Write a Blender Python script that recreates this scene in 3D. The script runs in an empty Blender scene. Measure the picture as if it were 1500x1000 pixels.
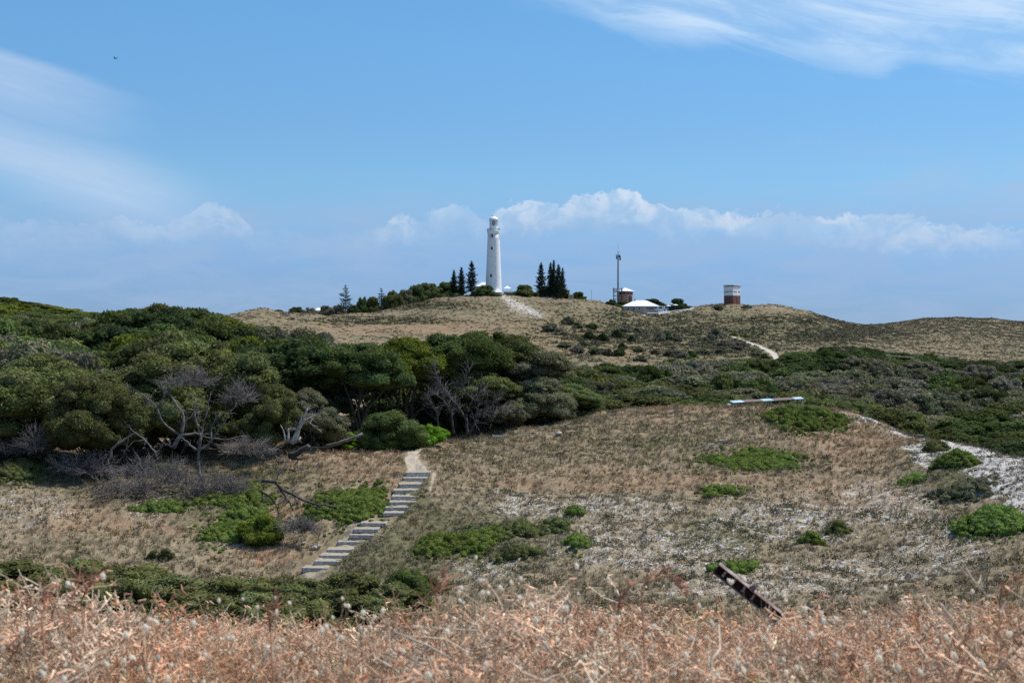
import bpy, math, random
import numpy as np

# ------------------------------------------------------------------ camera, sky, sun, exposure
scn = bpy.context.scene
FPX = 2083.0                      # focal length in pixels of a 1500 px wide picture
HZ = 477.0                        # row of the true horizon
cd = bpy.data.cameras.new("camera"); cam = bpy.data.objects.new("camera", cd)
scn.collection.objects.link(cam); scn.camera = cam
cd.sensor_width = 36.0; cd.lens = 50.0
cd.clip_start = 0.05; cd.clip_end = 100000.0
cam.location = (0, 0, 0)
cam.rotation_euler = (math.radians(90) - math.atan(23.0 / FPX), 0, 0)
cd.dof.use_dof = True; cd.dof.focus_distance = 140.0; cd.dof.aperture_fstop = 9.5

SUN_EL, SUN_AZ = 60.0, 68.0       # degrees; azimuth clockwise from the view direction (+Y)
sd = bpy.data.lights.new("sun", 'SUN'); sun = bpy.data.objects.new("sun", sd)
scn.collection.objects.link(sun)
sd.energy = 4.0; sd.angle = math.radians(0.53); sd.color = (1.0, 0.955, 0.88)
sun.rotation_euler = (math.radians(90 - SUN_EL), 0, math.radians(180 - SUN_AZ))
scn.view_settings.view_transform = 'Standard'; scn.view_settings.look = 'None'
scn.view_settings.exposure = 0.30; scn.view_settings.gamma = 1.0
scn.cycles.use_denoising = False
scn.cycles.max_bounces = 5; scn.cycles.diffuse_bounces = 3; scn.cycles.glossy_bounces = 2
scn.cycles.transmission_bounces = 3; scn.cycles.transparent_max_bounces = 6
scn.cycles.use_adaptive_sampling = True; scn.cycles.adaptive_threshold = 0.02


class NT:
    """tiny helper for writing node trees"""
    def __init__(s, tree):
        s.t = tree; s.n = tree.nodes; s.l = tree.links
    def new(s, typ, **kw):
        nd = s.n.new(typ)
        for k, v in kw.items(): setattr(nd, k, v)
        return nd
    def put(s, sock, v):
        if hasattr(v, 'is_linked') or isinstance(v, bpy.types.NodeSocket): s.l.new(v, sock)
        elif v is not None: sock.default_value = v
    def m(s, op, a, b=None, c=None, clamp=False):
        nd = s.new('ShaderNodeMath', operation=op); nd.use_clamp = clamp
        s.put(nd.inputs[0], a)
        if b is not None: s.put(nd.inputs[1], b)
        if c is not None: s.put(nd.inputs[2], c)
        return nd.outputs[0]
    def sstep(s, x, a, b, to0=0.0, to1=1.0):
        nd = s.new('ShaderNodeMapRange', interpolation_type='SMOOTHSTEP')
        s.put(nd.inputs['Value'], x); nd.inputs['From Min'].default_value = a; nd.inputs['From Max'].default_value = b
        nd.inputs['To Min'].default_value = to0; nd.inputs['To Max'].default_value = to1
        return nd.outputs[0]
    def mix(s, f, a, b, mode='MIX'):
        nd = s.new('ShaderNodeMix', data_type='RGBA', blend_type=mode)
        s.put(nd.inputs[0], f); s.put(nd.inputs[6], a); s.put(nd.inputs[7], b)
        return nd.outputs[2]
    def noise(s, vec, scale, detail=4.0, rough=0.55, dist=0.0):
        nd = s.new('ShaderNodeTexNoise'); s.put(nd.inputs['Vector'], vec)
        nd.inputs['Scale'].default_value = scale; nd.inputs['Detail'].default_value = detail
        nd.inputs['Roughness'].default_value = rough; nd.inputs['Distortion'].default_value = dist
        return nd.outputs[0]
    def comb(s, x, y, z=0.0):
        nd = s.new('ShaderNodeCombineXYZ'); s.put(nd.inputs[0], x); s.put(nd.inputs[1], y); s.put(nd.inputs[2], z)
        return nd.outputs[0]
    def curve(s, x, pts):
        """pts: [(x, y)] in 0..1"""
        nd = s.new('ShaderNodeFloatCurve'); c = nd.mapping.curves[0]
        c.points[0].location = pts[0]; c.points[1].location = pts[-1]
        for p in pts[1:-1]: c.points.new(*p)
        nd.mapping.update(); s.put(nd.inputs['Value'], x)
        return nd.outputs[0]


world = bpy.data.worlds.new("World"); scn.world = world; world.use_nodes = True
W = NT(world.node_tree); W.n.clear()
sky = W.new('ShaderNodeTexSky', sky_type='NISHITA')
sky.sun_disc = False; sky.sun_elevation = math.radians(SUN_EL); sky.sun_rotation = math.radians(SUN_AZ)
sky.altitude = 0.0; sky.air_density = 1.0; sky.dust_density = 0.3; sky.ozone_density = 3.0
geo = W.new('ShaderNodeNewGeometry')
tc = W.new('ShaderNodeTexCoord')
sp = W.new('ShaderNodeSeparateXYZ'); W.l.new(tc.outputs['Generated'], sp.inputs[0])
az = W.m('ARCTAN2', sp.outputs[0], sp.outputs[1])          # 0 straight ahead, to the right positive
el = W.m('ARCSINE', sp.outputs[2])
# clear air is bluer than the stock sky close to the horizon
tint = W.mix(W.sstep(el, 0.02, 0.11), (0.30, 0.53, 1.06, 1), (0.53, 0.78, 1.00, 1))
tint = W.mix(W.sstep(el, 0.11, 0.24), tint, (0.58, 0.92, 1.10, 1))
skyc = W.mix(1.0, sky.outputs[0], tint, 'MULTIPLY')
CL = (5.6, 6.3, 7.3, 1)       # sunlit cloud, in sky units
CG = (2.45, 3.75, 5.8, 1)       # thin grey-blue layer cloud
vst = W.comb(W.m('MULTIPLY', az, 1.0), W.m('MULTIPLY', el, 3.0), 0.0)
# 1. low bank of layer haze cloud
lay = W.noise(W.comb(W.m('MULTIPLY', az, 3.0), W.m('MULTIPLY', el, 16.0), 3.0), 2.2, 5, 0.6)
lowtop = W.m('ADD', 0.088, W.m('MULTIPLY', W.m('SUBTRACT', lay, 0.5), 0.05))
low = W.m('MULTIPLY', W.sstep(W.m('SUBTRACT', lowtop, el), -0.012, 0.02), 0.5)
low = W.m('MULTIPLY', low, W.m('MULTIPLY_ADD', W.sstep(W.noise(W.comb(W.m('MULTIPLY', az, 5.0), W.m('MULTIPLY', el, 22.0), 9.0), 3.0, 7, 0.66, 0.4), 0.30, 0.70), 0.9, 0.45))
c1 = W.mix(low, skyc, (2.9, 4.05, 5.9, 1))
# 2. patches at the right, el .10-.13
pr = W.noise(W.comb(W.m('MULTIPLY', az, 4.0), W.m('MULTIPLY', el, 20.0), 8.3), 2.0, 6, 0.62)
prm = W.m('MULTIPLY', W.sstep(az, 0.08, 0.24), W.m('MULTIPLY', W.sstep(el, 0.145, 0.105), W.sstep(el, 0.055, 0.085)))
prm = W.m('MULTIPLY', prm, W.sstep(pr, 0.42, 0.72))
c2 = W.mix(W.m('MULTIPLY', prm, 0.55), c1, (3.3, 4.3, 6.1, 1))
# 3. cumulus line: envelope of the tops over azimuth -.36 .. .40 (picture columns), tops bumped by noise
def col(px): return (math.atan((px - 750) / FPX) + 0.36) / 0.72
def row(py): return math.atan((HZ - py) / FPX)
env = [(0, 332), (100, 330), (180, 322), (265, 322), (300, 298), (335, 300), (365, 330), (400, 340), (560, 335), (585, 306),
       (612, 318), (640, 308), (680, 300), (705, 318), (740, 300), (800, 294), (850, 290), (880, 292), (912, 276), (948, 292), (985, 304),
       (1020, 306), (1060, 302), (1110, 312), (1150, 314), (1200, 322), (1260, 324), (1330, 326), (1400, 336), (1500, 340)]
envv = W.curve(W.m('DIVIDE', W.m('ADD', az, 0.36), 0.72), [(max(0, col(a)), row(b) / 0.15) for a, b in env])
amp = [(0, .18), (150, .15), (200, .3), (300, .35), (350, .42), (380, .10), (540, .08), (585, .6), (620, .25), (645, .5), (690, .5), (715, .3), (740, .75),
       (800, .75), (860, .8), (912, 1.0), (950, .8), (1000, .6), (1060, .85), (1110, .75), (1160, .7), (1230, .7), (1300, .6), (1400, .5), (1500, .35)]
ampv = W.curve(W.m('DIVIDE', W.m('ADD', az, 0.36), 0.72), [(max(0, col(a)), b) for a, b in amp])
pv = W.comb(az, W.m('MULTIPLY', el, 1.25), 0.0)
puff = W.noise(pv, 26.0, 6, 0.58, 0.3)
puff2 = W.noise(pv, 95.0, 5, 0.62, 0.3)
top = W.m('ADD', W.m('MULTIPLY', envv, 0.15), W.m('ADD', W.m('MULTIPLY', W.m('SUBTRACT', puff, 0.52), 0.030), W.m('MULTIPLY', W.m('SUBTRACT', puff2, 0.5), 0.017)))
dd = W.m('SUBTRACT', top, el)                              # depth below the ragged top
edge = W.sstep(dd, -0.0005, 0.0022)
fall = W.sstep(dd, 0.002, 0.026, 1.0, 0.0)
body = W.m('MULTIPLY', W.sstep(W.noise(pv, 62.0, 6, 0.62, 0.6), 0.36, 0.60), W.sstep(W.noise(W.comb(az, W.m('MULTIPLY', el, 0.6), 6.0), 17.0, 3, 0.5), 0.30, 0.52))
cum = W.m('MULTIPLY', W.m('MULTIPLY', edge, fall), W.m('MULTIPLY', ampv, W.m('ADD', 0.34, W.m('MULTIPLY', body, 0.75))))
c3 = W.mix(W.m('MULTIPLY', cum, 0.84, clamp=True), c2, CL)
# 4. veil at the left
wob = W.noise(W.comb(W.m('MULTIPLY', az, 2.0), W.m('MULTIPLY', el, 9.0), 1.0), 2.0, 5, 0.6)
wv = W.m('MULTIPLY', W.m('SUBTRACT', wob, 0.5), 0.05)
def veil(px0, py0, px1, py1, thick, soft_top, soft_bot, s):
    a0, e0, a1, e1 = math.atan((px0 - 750) / FPX), row(py0), math.atan((px1 - 750) / FPX), row(py1)
    k = (e1 - e0) / (a1 - a0)
    topl = W.m('ADD', W.m('MULTIPLY_ADD', az, k, e0 - k * a0), W.m('MULTIPLY', wv, 0.35))
    d = W.m('SUBTRACT', topl, el)
    v = W.m('MULTIPLY', W.sstep(d, -0.001, soft_top), W.sstep(d, thick, thick + soft_bot, 1.0, 0.0))
    rgt = W.sstep(W.m('ADD', az, W.m('MULTIPLY', wv, 1.2)), a1 - 0.09, a1 + 0.012, 1.0, 0.0)
    return W.m('MULTIPLY', W.m('MULTIPLY', v, rgt), s)
v1 = veil(0, 92, 225, 150, 0.022, 0.007, 0.045, 0.66)
v2 = veil(0, 158, 345, 255, 0.040, 0.030, 0.030, 0.72)
fib = W.noise(W.comb(W.m('MULTIPLY_ADD', az, 4.0, W.m('MULTIPLY', el, 3.0)), W.m('MULTIPLY_ADD', el, 34.0, W.m('MULTIPLY', az, 9.0)), 2.0), 1.6, 7, 0.66, 0.5)
vv = W.m('MULTIPLY', W.m('MAXIMUM', v1, v2), W.m('MULTIPLY_ADD', W.sstep(fib, 0.28, 0.72), 0.42, 0.66), clamp=True)
c4 = W.mix(vv, c3, (4.3, 5.4, 7.1, 1))
# 5. streaked cirrus upper right
rot = W.new('ShaderNodeVectorRotate', rotation_type='Z_AXIS'); W.l.new(W.comb(az, el, 0.0), rot.inputs['Vector'])
rot.inputs['Angle'].default_value = math.radians(14)
stv = W.new('ShaderNodeVectorMath', operation='MULTIPLY'); W.l.new(rot.outputs[0], stv.inputs[0]); stv.inputs[1].default_value = (3.2, 17.0, 1.0)
st1 = W.noise(stv.outputs[0], 3.0, 7, 0.62, 0.6)
st2 = W.noise(W.comb(az, W.m('MULTIPLY', el, 2.6), 4.0), 7.0, 5, 0.6, 0.4)
pts = [(600, 30), (760, -8), (840, 12), (900, 38), (960, 52), (1010, 62), (1100, 76), (1200, 98), (1280, 116), (1330, 104), (1400, 118), (1500, 134)]
lowl = W.curve(W.m('DIVIDE', W.m('ADD', az, 0.36), 0.72), [(0, 1.0)] + [(col(a), row(b) / 0.30) for a, b in pts[1:]] + [(1, row(134) / 0.30)])
dl = W.m('SUBTRACT', el, W.m('ADD', W.m('MULTIPLY', lowl, 0.30), W.m('MULTIPLY', W.m('SUBTRACT', st1, 0.5), 0.045)))
ci = W.m('MULTIPLY', W.sstep(dl, -0.010, 0.008), W.m('MULTIPLY_ADD', W.sstep(st1, 0.32, 0.70), 0.72, 0.30))
ci = W.m('MULTIPLY', ci, W.m('MULTIPLY_ADD', W.sstep(st2, 0.30, 0.62), 0.5, 0.5))
ci = W.m('MULTIPLY', ci, W.sstep(az, -0.02, 0.06))
c5 = W.mix(ci, c4, (4.9, 6.3, 8.0, 1))
bgn = W.new('ShaderNodeBackground'); W.l.new(c5, bgn.inputs[0]); bgn.inputs[1].default_value = 0.10
wo = W.new('ShaderNodeOutputWorld'); W.l.new(bgn.outputs[0], wo.inputs[0])

# ------------------------------------------------------------------ helpers
rng = np.random.default_rng(7); random.seed(7)
COL = scn.collection


def tag(o, label=None, cat=None, group=None, kind=None):
    if label: o['label'] = label
    if cat: o['category'] = cat
    if group: o['group'] = group
    if kind: o['kind'] = kind
    return o


def empty(name, loc, label, cat, group=None, rz=0.0):
    o = bpy.data.objects.new(name, None); COL.objects.link(o)
    o.location = loc; o.rotation_euler = (0, 0, rz); o.empty_display_size = 0.2
    return tag(o, label, cat, group)


def npmesh(name, V, Fs, mat=None, colors=None, smooth=False):
    """V (n,3); Fs (m,k) int array with k = 3 or 4, or a list of such arrays"""
    if isinstance(Fs, np.ndarray): Fs = [Fs]
    me = bpy.data.meshes.new(name)
    V = np.ascontiguousarray(V, dtype=np.float32)
    loops = np.concatenate([f.ravel() for f in Fs]).astype(np.int32)
    sizes = np.concatenate([np.full(len(f), f.shape[1], np.int32) for f in Fs])
    starts = np.concatenate([[0], np.cumsum(sizes)[:-1]]).astype(np.int32)
    me.vertices.add(len(V)); me.vertices.foreach_set('co', V.ravel())
    me.loops.add(len(loops)); me.loops.foreach_set('vertex_index', loops)
    me.polygons.add(len(sizes)); me.polygons.foreach_set('loop_start', starts); me.polygons.foreach_set('loop_total', sizes)
    me.update(calc_edges=True)
    if smooth: me.polygons.foreach_set('use_smooth', np.ones(len(sizes), bool))
    if colors is not None:
        at = me.color_attributes.new('col', 'FLOAT_COLOR', 'POINT')
        c = np.ones((len(V), 4), np.float32); c[:, :colors.shape[1]] = colors
        at.data.foreach_set('color', c.ravel())
    if mat: me.materials.append(mat)
    return me


def link(name, me, parent=None):
    o = bpy.data.objects.new(name, me); COL.objects.link(o)
    if parent: o.parent = parent
    return o


class MB:
    """collects simple solids in local coordinates, one mesh object out"""
    def __init__(s): s.v = []; s.f = []; s.n = 0
    def add(s, V, F):
        s.v.append(np.asarray(V, float)); s.f += [tuple(int(i) + s.n for i in f) for f in F]; s.n += len(V); return s
    def box(s, c, d, rz=0.0, ry=0.0):
        x, y, z = d[0] / 2, d[1] / 2, d[2] / 2
        V = np.array([(a, b, e) for e in (-z, z) for a, b in ((-x, -y), (x, -y), (x, y), (-x, y))])
        if ry: c_, s_ = math.cos(ry), math.sin(ry); V = V @ np.array([[c_, 0, -s_], [0, 1, 0], [s_, 0, c_]])
        if rz: c_, s_ = math.cos(rz), math.sin(rz); V = V @ np.array([[c_, s_, 0], [-s_, c_, 0], [0, 0, 1]])
        return s.add(V + np.array(c), [(3, 2, 1, 0), (4, 5, 6, 7), (0, 1, 5, 4), (1, 2, 6, 5), (2, 3, 7, 6), (3, 0, 4, 7)])
    def tube(s, P, R, k=6, cap=True):
        P = np.asarray(P, float); R = np.broadcast_to(np.asarray(R, float), (len(P),))
        V = []; up = np.array([0.3, 0.2, 0.93])
        for i in range(len(P)):
            t = P[min(i + 1, len(P) - 1)] - P[max(i - 1, 0)]; t = t / (np.linalg.norm(t) + 1e-9)
            a = np.cross(t, up)
            if np.linalg.norm(a) < 0.1: a = np.cross(t, (1, 0, 0))
            a /= np.linalg.norm(a); b = np.cross(t, a)
            for j in range(k):
                w = 2 * math.pi * j / k; V.append(P[i] + R[i] * (math.cos(w) * a + math.sin(w) * b))
        F = [(i * k + j, i * k + (j + 1) % k, (i + 1) * k + (j + 1) % k, (i + 1) * k + j) for i in range(len(P) - 1) for j in range(k)]
        if cap: F += [tuple(range(k))[::-1], tuple((len(P) - 1) * k + j for j in range(k))]
        return s.add(V, F)
    def lathe(s, prof, k=32, c=(0, 0, 0)):
        V = [(c[0] + r * math.cos(2 * math.pi * j / k), c[1] + r * math.sin(2 * math.pi * j / k), c[2] + z) for r, z in prof for j in range(k)]
        F = [(i * k + j, i * k + (j + 1) % k, (i + 1) * k + (j + 1) % k, (i + 1) * k + j) for i in range(len(prof) - 1) for j in range(k)]
        F += [tuple(range(k))[::-1], tuple((len(prof) - 1) * k + j for j in range(k))]
        return s.add(V, F)
    def build(s, name, mat, parent=None, smooth=False):
        me = bpy.data.meshes.new(name)
        me.from_pydata([tuple(p) for p in np.concatenate(s.v)], [], s.f); me.update()
        if smooth:
            me.polygons.foreach_set('use_smooth', [len(p.vertices) < 5 for p in me.polygons])
        me.materials.append(mat)
        return link(name, me, parent)


def mat_plain(name, col, rough=0.75, spec=0.3, metal=0.0, var=0.25, scale=6.0, bump=0.0, col2=None, attr=False, coords='Object'):
    m = bpy.data.materials.new(name); m.use_nodes = True
    N = NT(m.node_tree); b = N.n['Principled BSDF']
    t = N.new('ShaderNodeTexCoord')
    n1 = N.noise(t.outputs[coords], scale, 6, 0.6)
    if col2 is None: col2 = tuple(c * (1 - var) for c in col)
    r = N.sstep(n1, 0.36, 0.64)
    cc = N.mix(r, (*col, 1), (*col2, 1))
    if attr:
        a = N.new('ShaderNodeVertexColor', layer_name='col')
        cc = N.mix(1.0, a.outputs[0], cc, 'MULTIPLY')
    N.l.new(cc, b.inputs['Base Color']); b.inputs['Roughness'].default_value = rough
    b.inputs['Metallic'].default_value = metal; b.inputs['Specular IOR Level'].default_value = spec
    if bump:
        bp = N.new('ShaderNodeBump'); bp.inputs['Strength'].default_value = bump; bp.inputs['Distance'].default_value = 0.02
        N.l.new(N.noise(t.outputs[coords], scale * 4, 6, 0.65), bp.inputs['Height']); N.l.new(bp.outputs[0], b.inputs['Normal'])
    return m


# ------------------------------------------------------------------ terrain table
PXA, PXB, DPX = -700, 2200, 10
pxs = np.arange(PXA, PXB + 1, DPX).astype(float)
NY = 520
Yg = np.geomspace(2.0, 3000.0, NY)
# near and middle profiles: picture column -> [(distance, picture row of the ground)]
prof = {
 -300: [(45, 1030), (60, 960), (75, 880), (84, 810), (100, 680), (115, 645), (150, 575), (200, 520), (260, 485), (350, 470)],
 0: [(45, 1040), (60, 980), (75, 892), (84, 822), (100, 690), (115, 655), (150, 590), (200, 540), (260, 505), (350, 482)],
 250: [(45, 1050), (60, 985), (75, 892), (84, 830), (100, 700), (115, 658), (150, 590), (200, 530), (250, 500), (350, 500)],
 450: [(45, 1050), (60, 990), (72, 915), (84, 833), (92, 752), (98, 705), (108, 655), (150, 605), (200, 568), (260, 545), (350, 530)],
 620: [(45, 1050), (60, 980), (72, 905), (84, 805), (92, 740), (98, 692), (106, 660), (112, 654), (130, 645), (200, 600), (350, 545)],
 750: [(45, 1040), (60, 960), (70, 890), (80, 815), (90, 750), (100, 700), (110, 660), (120, 632), (126, 623), (134, 632), (145, 645), (200, 620), (350, 552)],
 900: [(45, 1020), (60, 935), (70, 872), (80, 800), (90, 745), (100, 700), (110, 655), (120, 620), (130, 600), (136, 596), (150, 615), (180, 645), (260, 605), (350, 562)],
 1070: [(45, 1000), (60, 915), (70, 868), (80, 800), (90, 740), (100, 690), (112, 635), (122, 602), (130, 590), (142, 602), (180, 650), (260, 612), (350, 568)],
 1260: [(45, 1000), (60, 910), (70, 860), (80, 790), (90, 735), (100, 685), (110, 640), (120, 605), (126, 595), (136, 610), (155, 650), (190, 665), (260, 625), (350, 575)],
 1400: [(45, 990), (60, 880), (68, 840), (78, 770), (87, 715), (95, 672), (102, 636), (112, 645), (130, 690), (180, 705), (260, 645), (350, 590)],
 1500: [(45, 980), (60, 860), (70, 790), (80, 730), (88, 682), (93, 664), (103, 680), (120, 720), (170, 730), (260, 650), (350, 592)],
 1800: [(45, 980), (60, 870), (70, 800), (80, 750), (90, 720), (110, 730), (170, 735), (260, 655), (350, 595)],
}
# far part: crest row, crest distance, and row of the foot of the hill at 450 m
crest = [(-700, 440), (-200, 436), (0, 447), (60, 452), (110, 462), (150, 474), (200, 480), (280, 475), (330, 463), (380, 452), (420, 459), (470, 463), (520, 461),
         (560, 457), (600, 447), (640, 437), (670, 433), (720, 431.5), (770, 432), (800, 437), (850, 438), (880, 443), (910, 450),
         (950, 458), (985, 457), (1020, 449), (1050, 446), (1072, 444), (1092, 448), (1112, 447.5), (1135, 447), (1165, 452), (1200, 462), (1235, 472), (1255, 476.2), (1290, 476), (1330, 470.5),
         (1360, 466), (1400, 465.5), (1450, 467), (1500, 472), (1700, 480), (2200, 482)]
cdist = [(-700, 440), (150, 440), (280, 560), (330, 520), (420, 560), (560, 640), (650, 683), (1150, 690), (1230, 820), (1330, 1050), (2200, 1050)]
# rows at 450 m / 560 m  (the slope of the hill as it shows in the picture)
mid = [(-700, 448, 480), (0, 449, 490), (150, 476, 500), (300, 482, 500), (450, 486, 470), (560, 498, 478), (700, 515, 468), (850, 522, 480), (950, 520, 492),
       (1100, 528, 498), (1160, 527, 500), (1260, 528, 505), (1400, 540, 520), (1500, 545, 527), (2200, 560, 540)]
def lin(tab, x, k=1): return np.interp(x, [t[0] for t in tab], [t[k] for t in tab])
keys = sorted(prof)
lY = np.log(Yg)
Zk = []
zn_Y = np.array([2, 3, 4, 5.5, 8, 12, 20, 30, 45.0]); zn_Z = np.array([-0.98, -1.02, -1.12, -1.45, -2.2, -3.4, -5.9, -8.9, -12.0])
Zt = np.zeros((len(pxs), NY))
ck = crest
def gk(s):
    r = np.arange(-int(3 * s) - 1, int(3 * s) + 2); k = np.exp(-0.5 * (r / s) ** 2); return r, k / k.sum()
def smooth_axis(A, s, ax):
    r, k = gk(s); idx = np.arange(A.shape[ax]); out = 0
    for o, w in zip(r, k): out = out + w * np.take(A, np.clip(idx + o, 0, A.shape[ax] - 1), axis=ax)
    return out
off = np.zeros(len(pxs))
for _pass in range(3):
    for i, px in enumerate(pxs):
        cols = []
        for k in keys:
            P = prof[k]; ys = [p[0] for p in P]; zs = [(HZ - p[1]) / FPX * p[0] for p in P]
            cols.append(np.interp(Yg, ys, zs))
        t = np.interp(px, keys, np.arange(len(keys)))
        a = int(min(max(math.floor(t), 0), len(keys) - 2)); w = t - a; w = w * w * (3 - 2 * w) * 0.5 + w * 0.5
        z = cols[a] * (1 - w) + cols[a + 1] * w
        # far
        yc = lin(cdist, px); zc = (HZ - lin(crest, px) - np.interp(px, pxs, off)) / FPX * yc
        z350 = np.interp(350, Yg, z)
        fy = [350]; fz = [z350]
        if yc > 470: fy.append(430); fz.append((HZ - lin(mid, px, 1)) / FPX * 430)
        if yc > 590: fy.append(540); fz.append((HZ - lin(mid, px, 2)) / FPX * 540)
        fy += [yc, yc * 1.06, yc * 1.5, 1800, 3000]; fz += [zc, zc - 0.3, zc - 22, -48, -50]
        far = np.interp(Yg, fy, fz)
        z = np.where(Yg > 350, far, z)
        z45 = np.interp(45, Yg, z)
        near = np.interp(Yg, zn_Y, zn_Z) * np.interp(Yg, [8, 45], [1, z45 / -12.0])
        z = np.where(Yg < 45, near, z)
        Zt[i] = z

    Zs = smooth_axis(Zt, 2.0, 1)
    farw = np.clip((Yg - 360) / 120, 0, 1)[None, :]
    Zwide = smooth_axis(smooth_axis(Zt, 2.5, 1), 4.5, 0); Znar = smooth_axis(Zs, 0.8, 0)
    Zraw = Zt; Zt = Zwide * (1 - farw) + Znar * farw
    if _pass < 2:
        sel = Yg > 400
        act = (HZ - Zt[:, sel] * FPX / Yg[sel][None, :]).min(1)
        off -= act - np.array([lin(crest, p) for p in pxs])
        Zt = np.zeros((len(pxs), NY))

_wv = []
def waves(X, Y, wl, seed, n=7):
    r = np.random.default_rng(seed); out = 0
    for _ in range(n):
        a = r.uniform(0, math.pi); L = wl * r.uniform(0.6, 1.6); ph = r.uniform(0, 6.28)
        out = out + np.sin((X * math.cos(a) + Y * math.sin(a)) * 2 * math.pi / L + ph)
    return out / math.sqrt(n)


def H(X, Y):
    """ground height"""
    X = np.asarray(X, float); Y = np.asarray(Y, float)
    Yc = np.maximum(Y, 2.0)
    px = np.clip(750 + FPX * X / np.maximum(Yc, 6.0), PXA, PXB)
    fi = (px - PXA) / DPX; i0 = np.clip(fi.astype(int), 0, len(pxs) - 2); a = fi - i0
    fj = (np.log(Yc) - lY[0]) / (lY[1] - lY[0]); j0 = np.clip(fj.astype(int), 0, NY - 2); b = np.clip(fj - j0, 0, 1)
    z = (Zt[i0, j0] * (1 - a) * (1 - b) + Zt[i0 + 1, j0] * a * (1 - b) + Zt[i0, j0 + 1] * (1 - a) * b + Zt[i0 + 1, j0 + 1] * a * b)
    s = np.clip((Yc - 6) / 60, 0, 1)
    z = z + 0.09 * s * waves(X, Y, 3.0, 1) + 0.13 * s * waves(X, Y, 8.0, 2) + 0.05 * waves(X, Y, 1.1, 3) * np.clip((Yc - 3) / 20, 0.1, 1)
    f = np.clip((Yc - 330) / 100, 0, 1) 
    z = z + f * (0.32 * waves(X, Y, 26.0, 4) + 0.20 * waves(X, Y, 11.0, 5))
    return np.where(Y < 2.0, z + (Y - 2.0) * 0.02, z)


_ty = np.geomspace(6, 1500, 3500)
def hit(px, py, ymin=20.0, ymax=1500.0):
    """world point where the sight line of picture point (px, py) meets the ground"""
    ys = _ty[(_ty >= ymin) & (_ty <= ymax)]
    X = (px - 750) / FPX * ys
    p = HZ - H(X, ys) * FPX / ys
    k = np.nonzero(p <= py)[0]
    k = k[0] if len(k) else int(np.argmin(p))
    return np.array([X[k], ys[k], float(H(X[k], ys[k]))])


def at(px, Y, dz=0.0):
    X = (px - 750) / FPX * Y
    return np.array([X, Y, float(H(X, Y)) + dz])


def P3(px, py, Y): return np.array([(px - 750) / FPX * Y, Y, (HZ - py) / FPX * Y])


def ell(px, py, cx, cy, w, h, soft=0.3, rot=0.0):
    c, s = math.cos(math.radians(rot)), math.sin(math.radians(rot))
    dx, dy = px - cx, py - cy
    u = (dx * c + dy * s) / w; v = (-dx * s + dy * c) / h
    return np.clip((1 + soft - np.sqrt(u * u + v * v)) / (2 * soft), 0, 1)


def seg(px, py, pts, wid, soft=0.5):
    """mask round a polyline; wid is a list of half widths"""
    best = np.zeros_like(px)
    for (x0, y0), (x1, y1), w0, w1 in zip(pts[:-1], pts[1:], wid[:-1], wid[1:]):
        dx, dy = x1 - x0, y1 - y0; L = dx * dx + dy * dy
        t = np.clip(((px - x0) * dx + (py - y0) * dy) / L, 0, 1)
        d = np.hypot(px - x0 - t * dx, py - y0 - t * dy) / (w0 + (w1 - w0) * t)
        best = np.maximum(best, np.clip((1 + soft - d) / (2 * soft), 0, 1))
    return best


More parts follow.
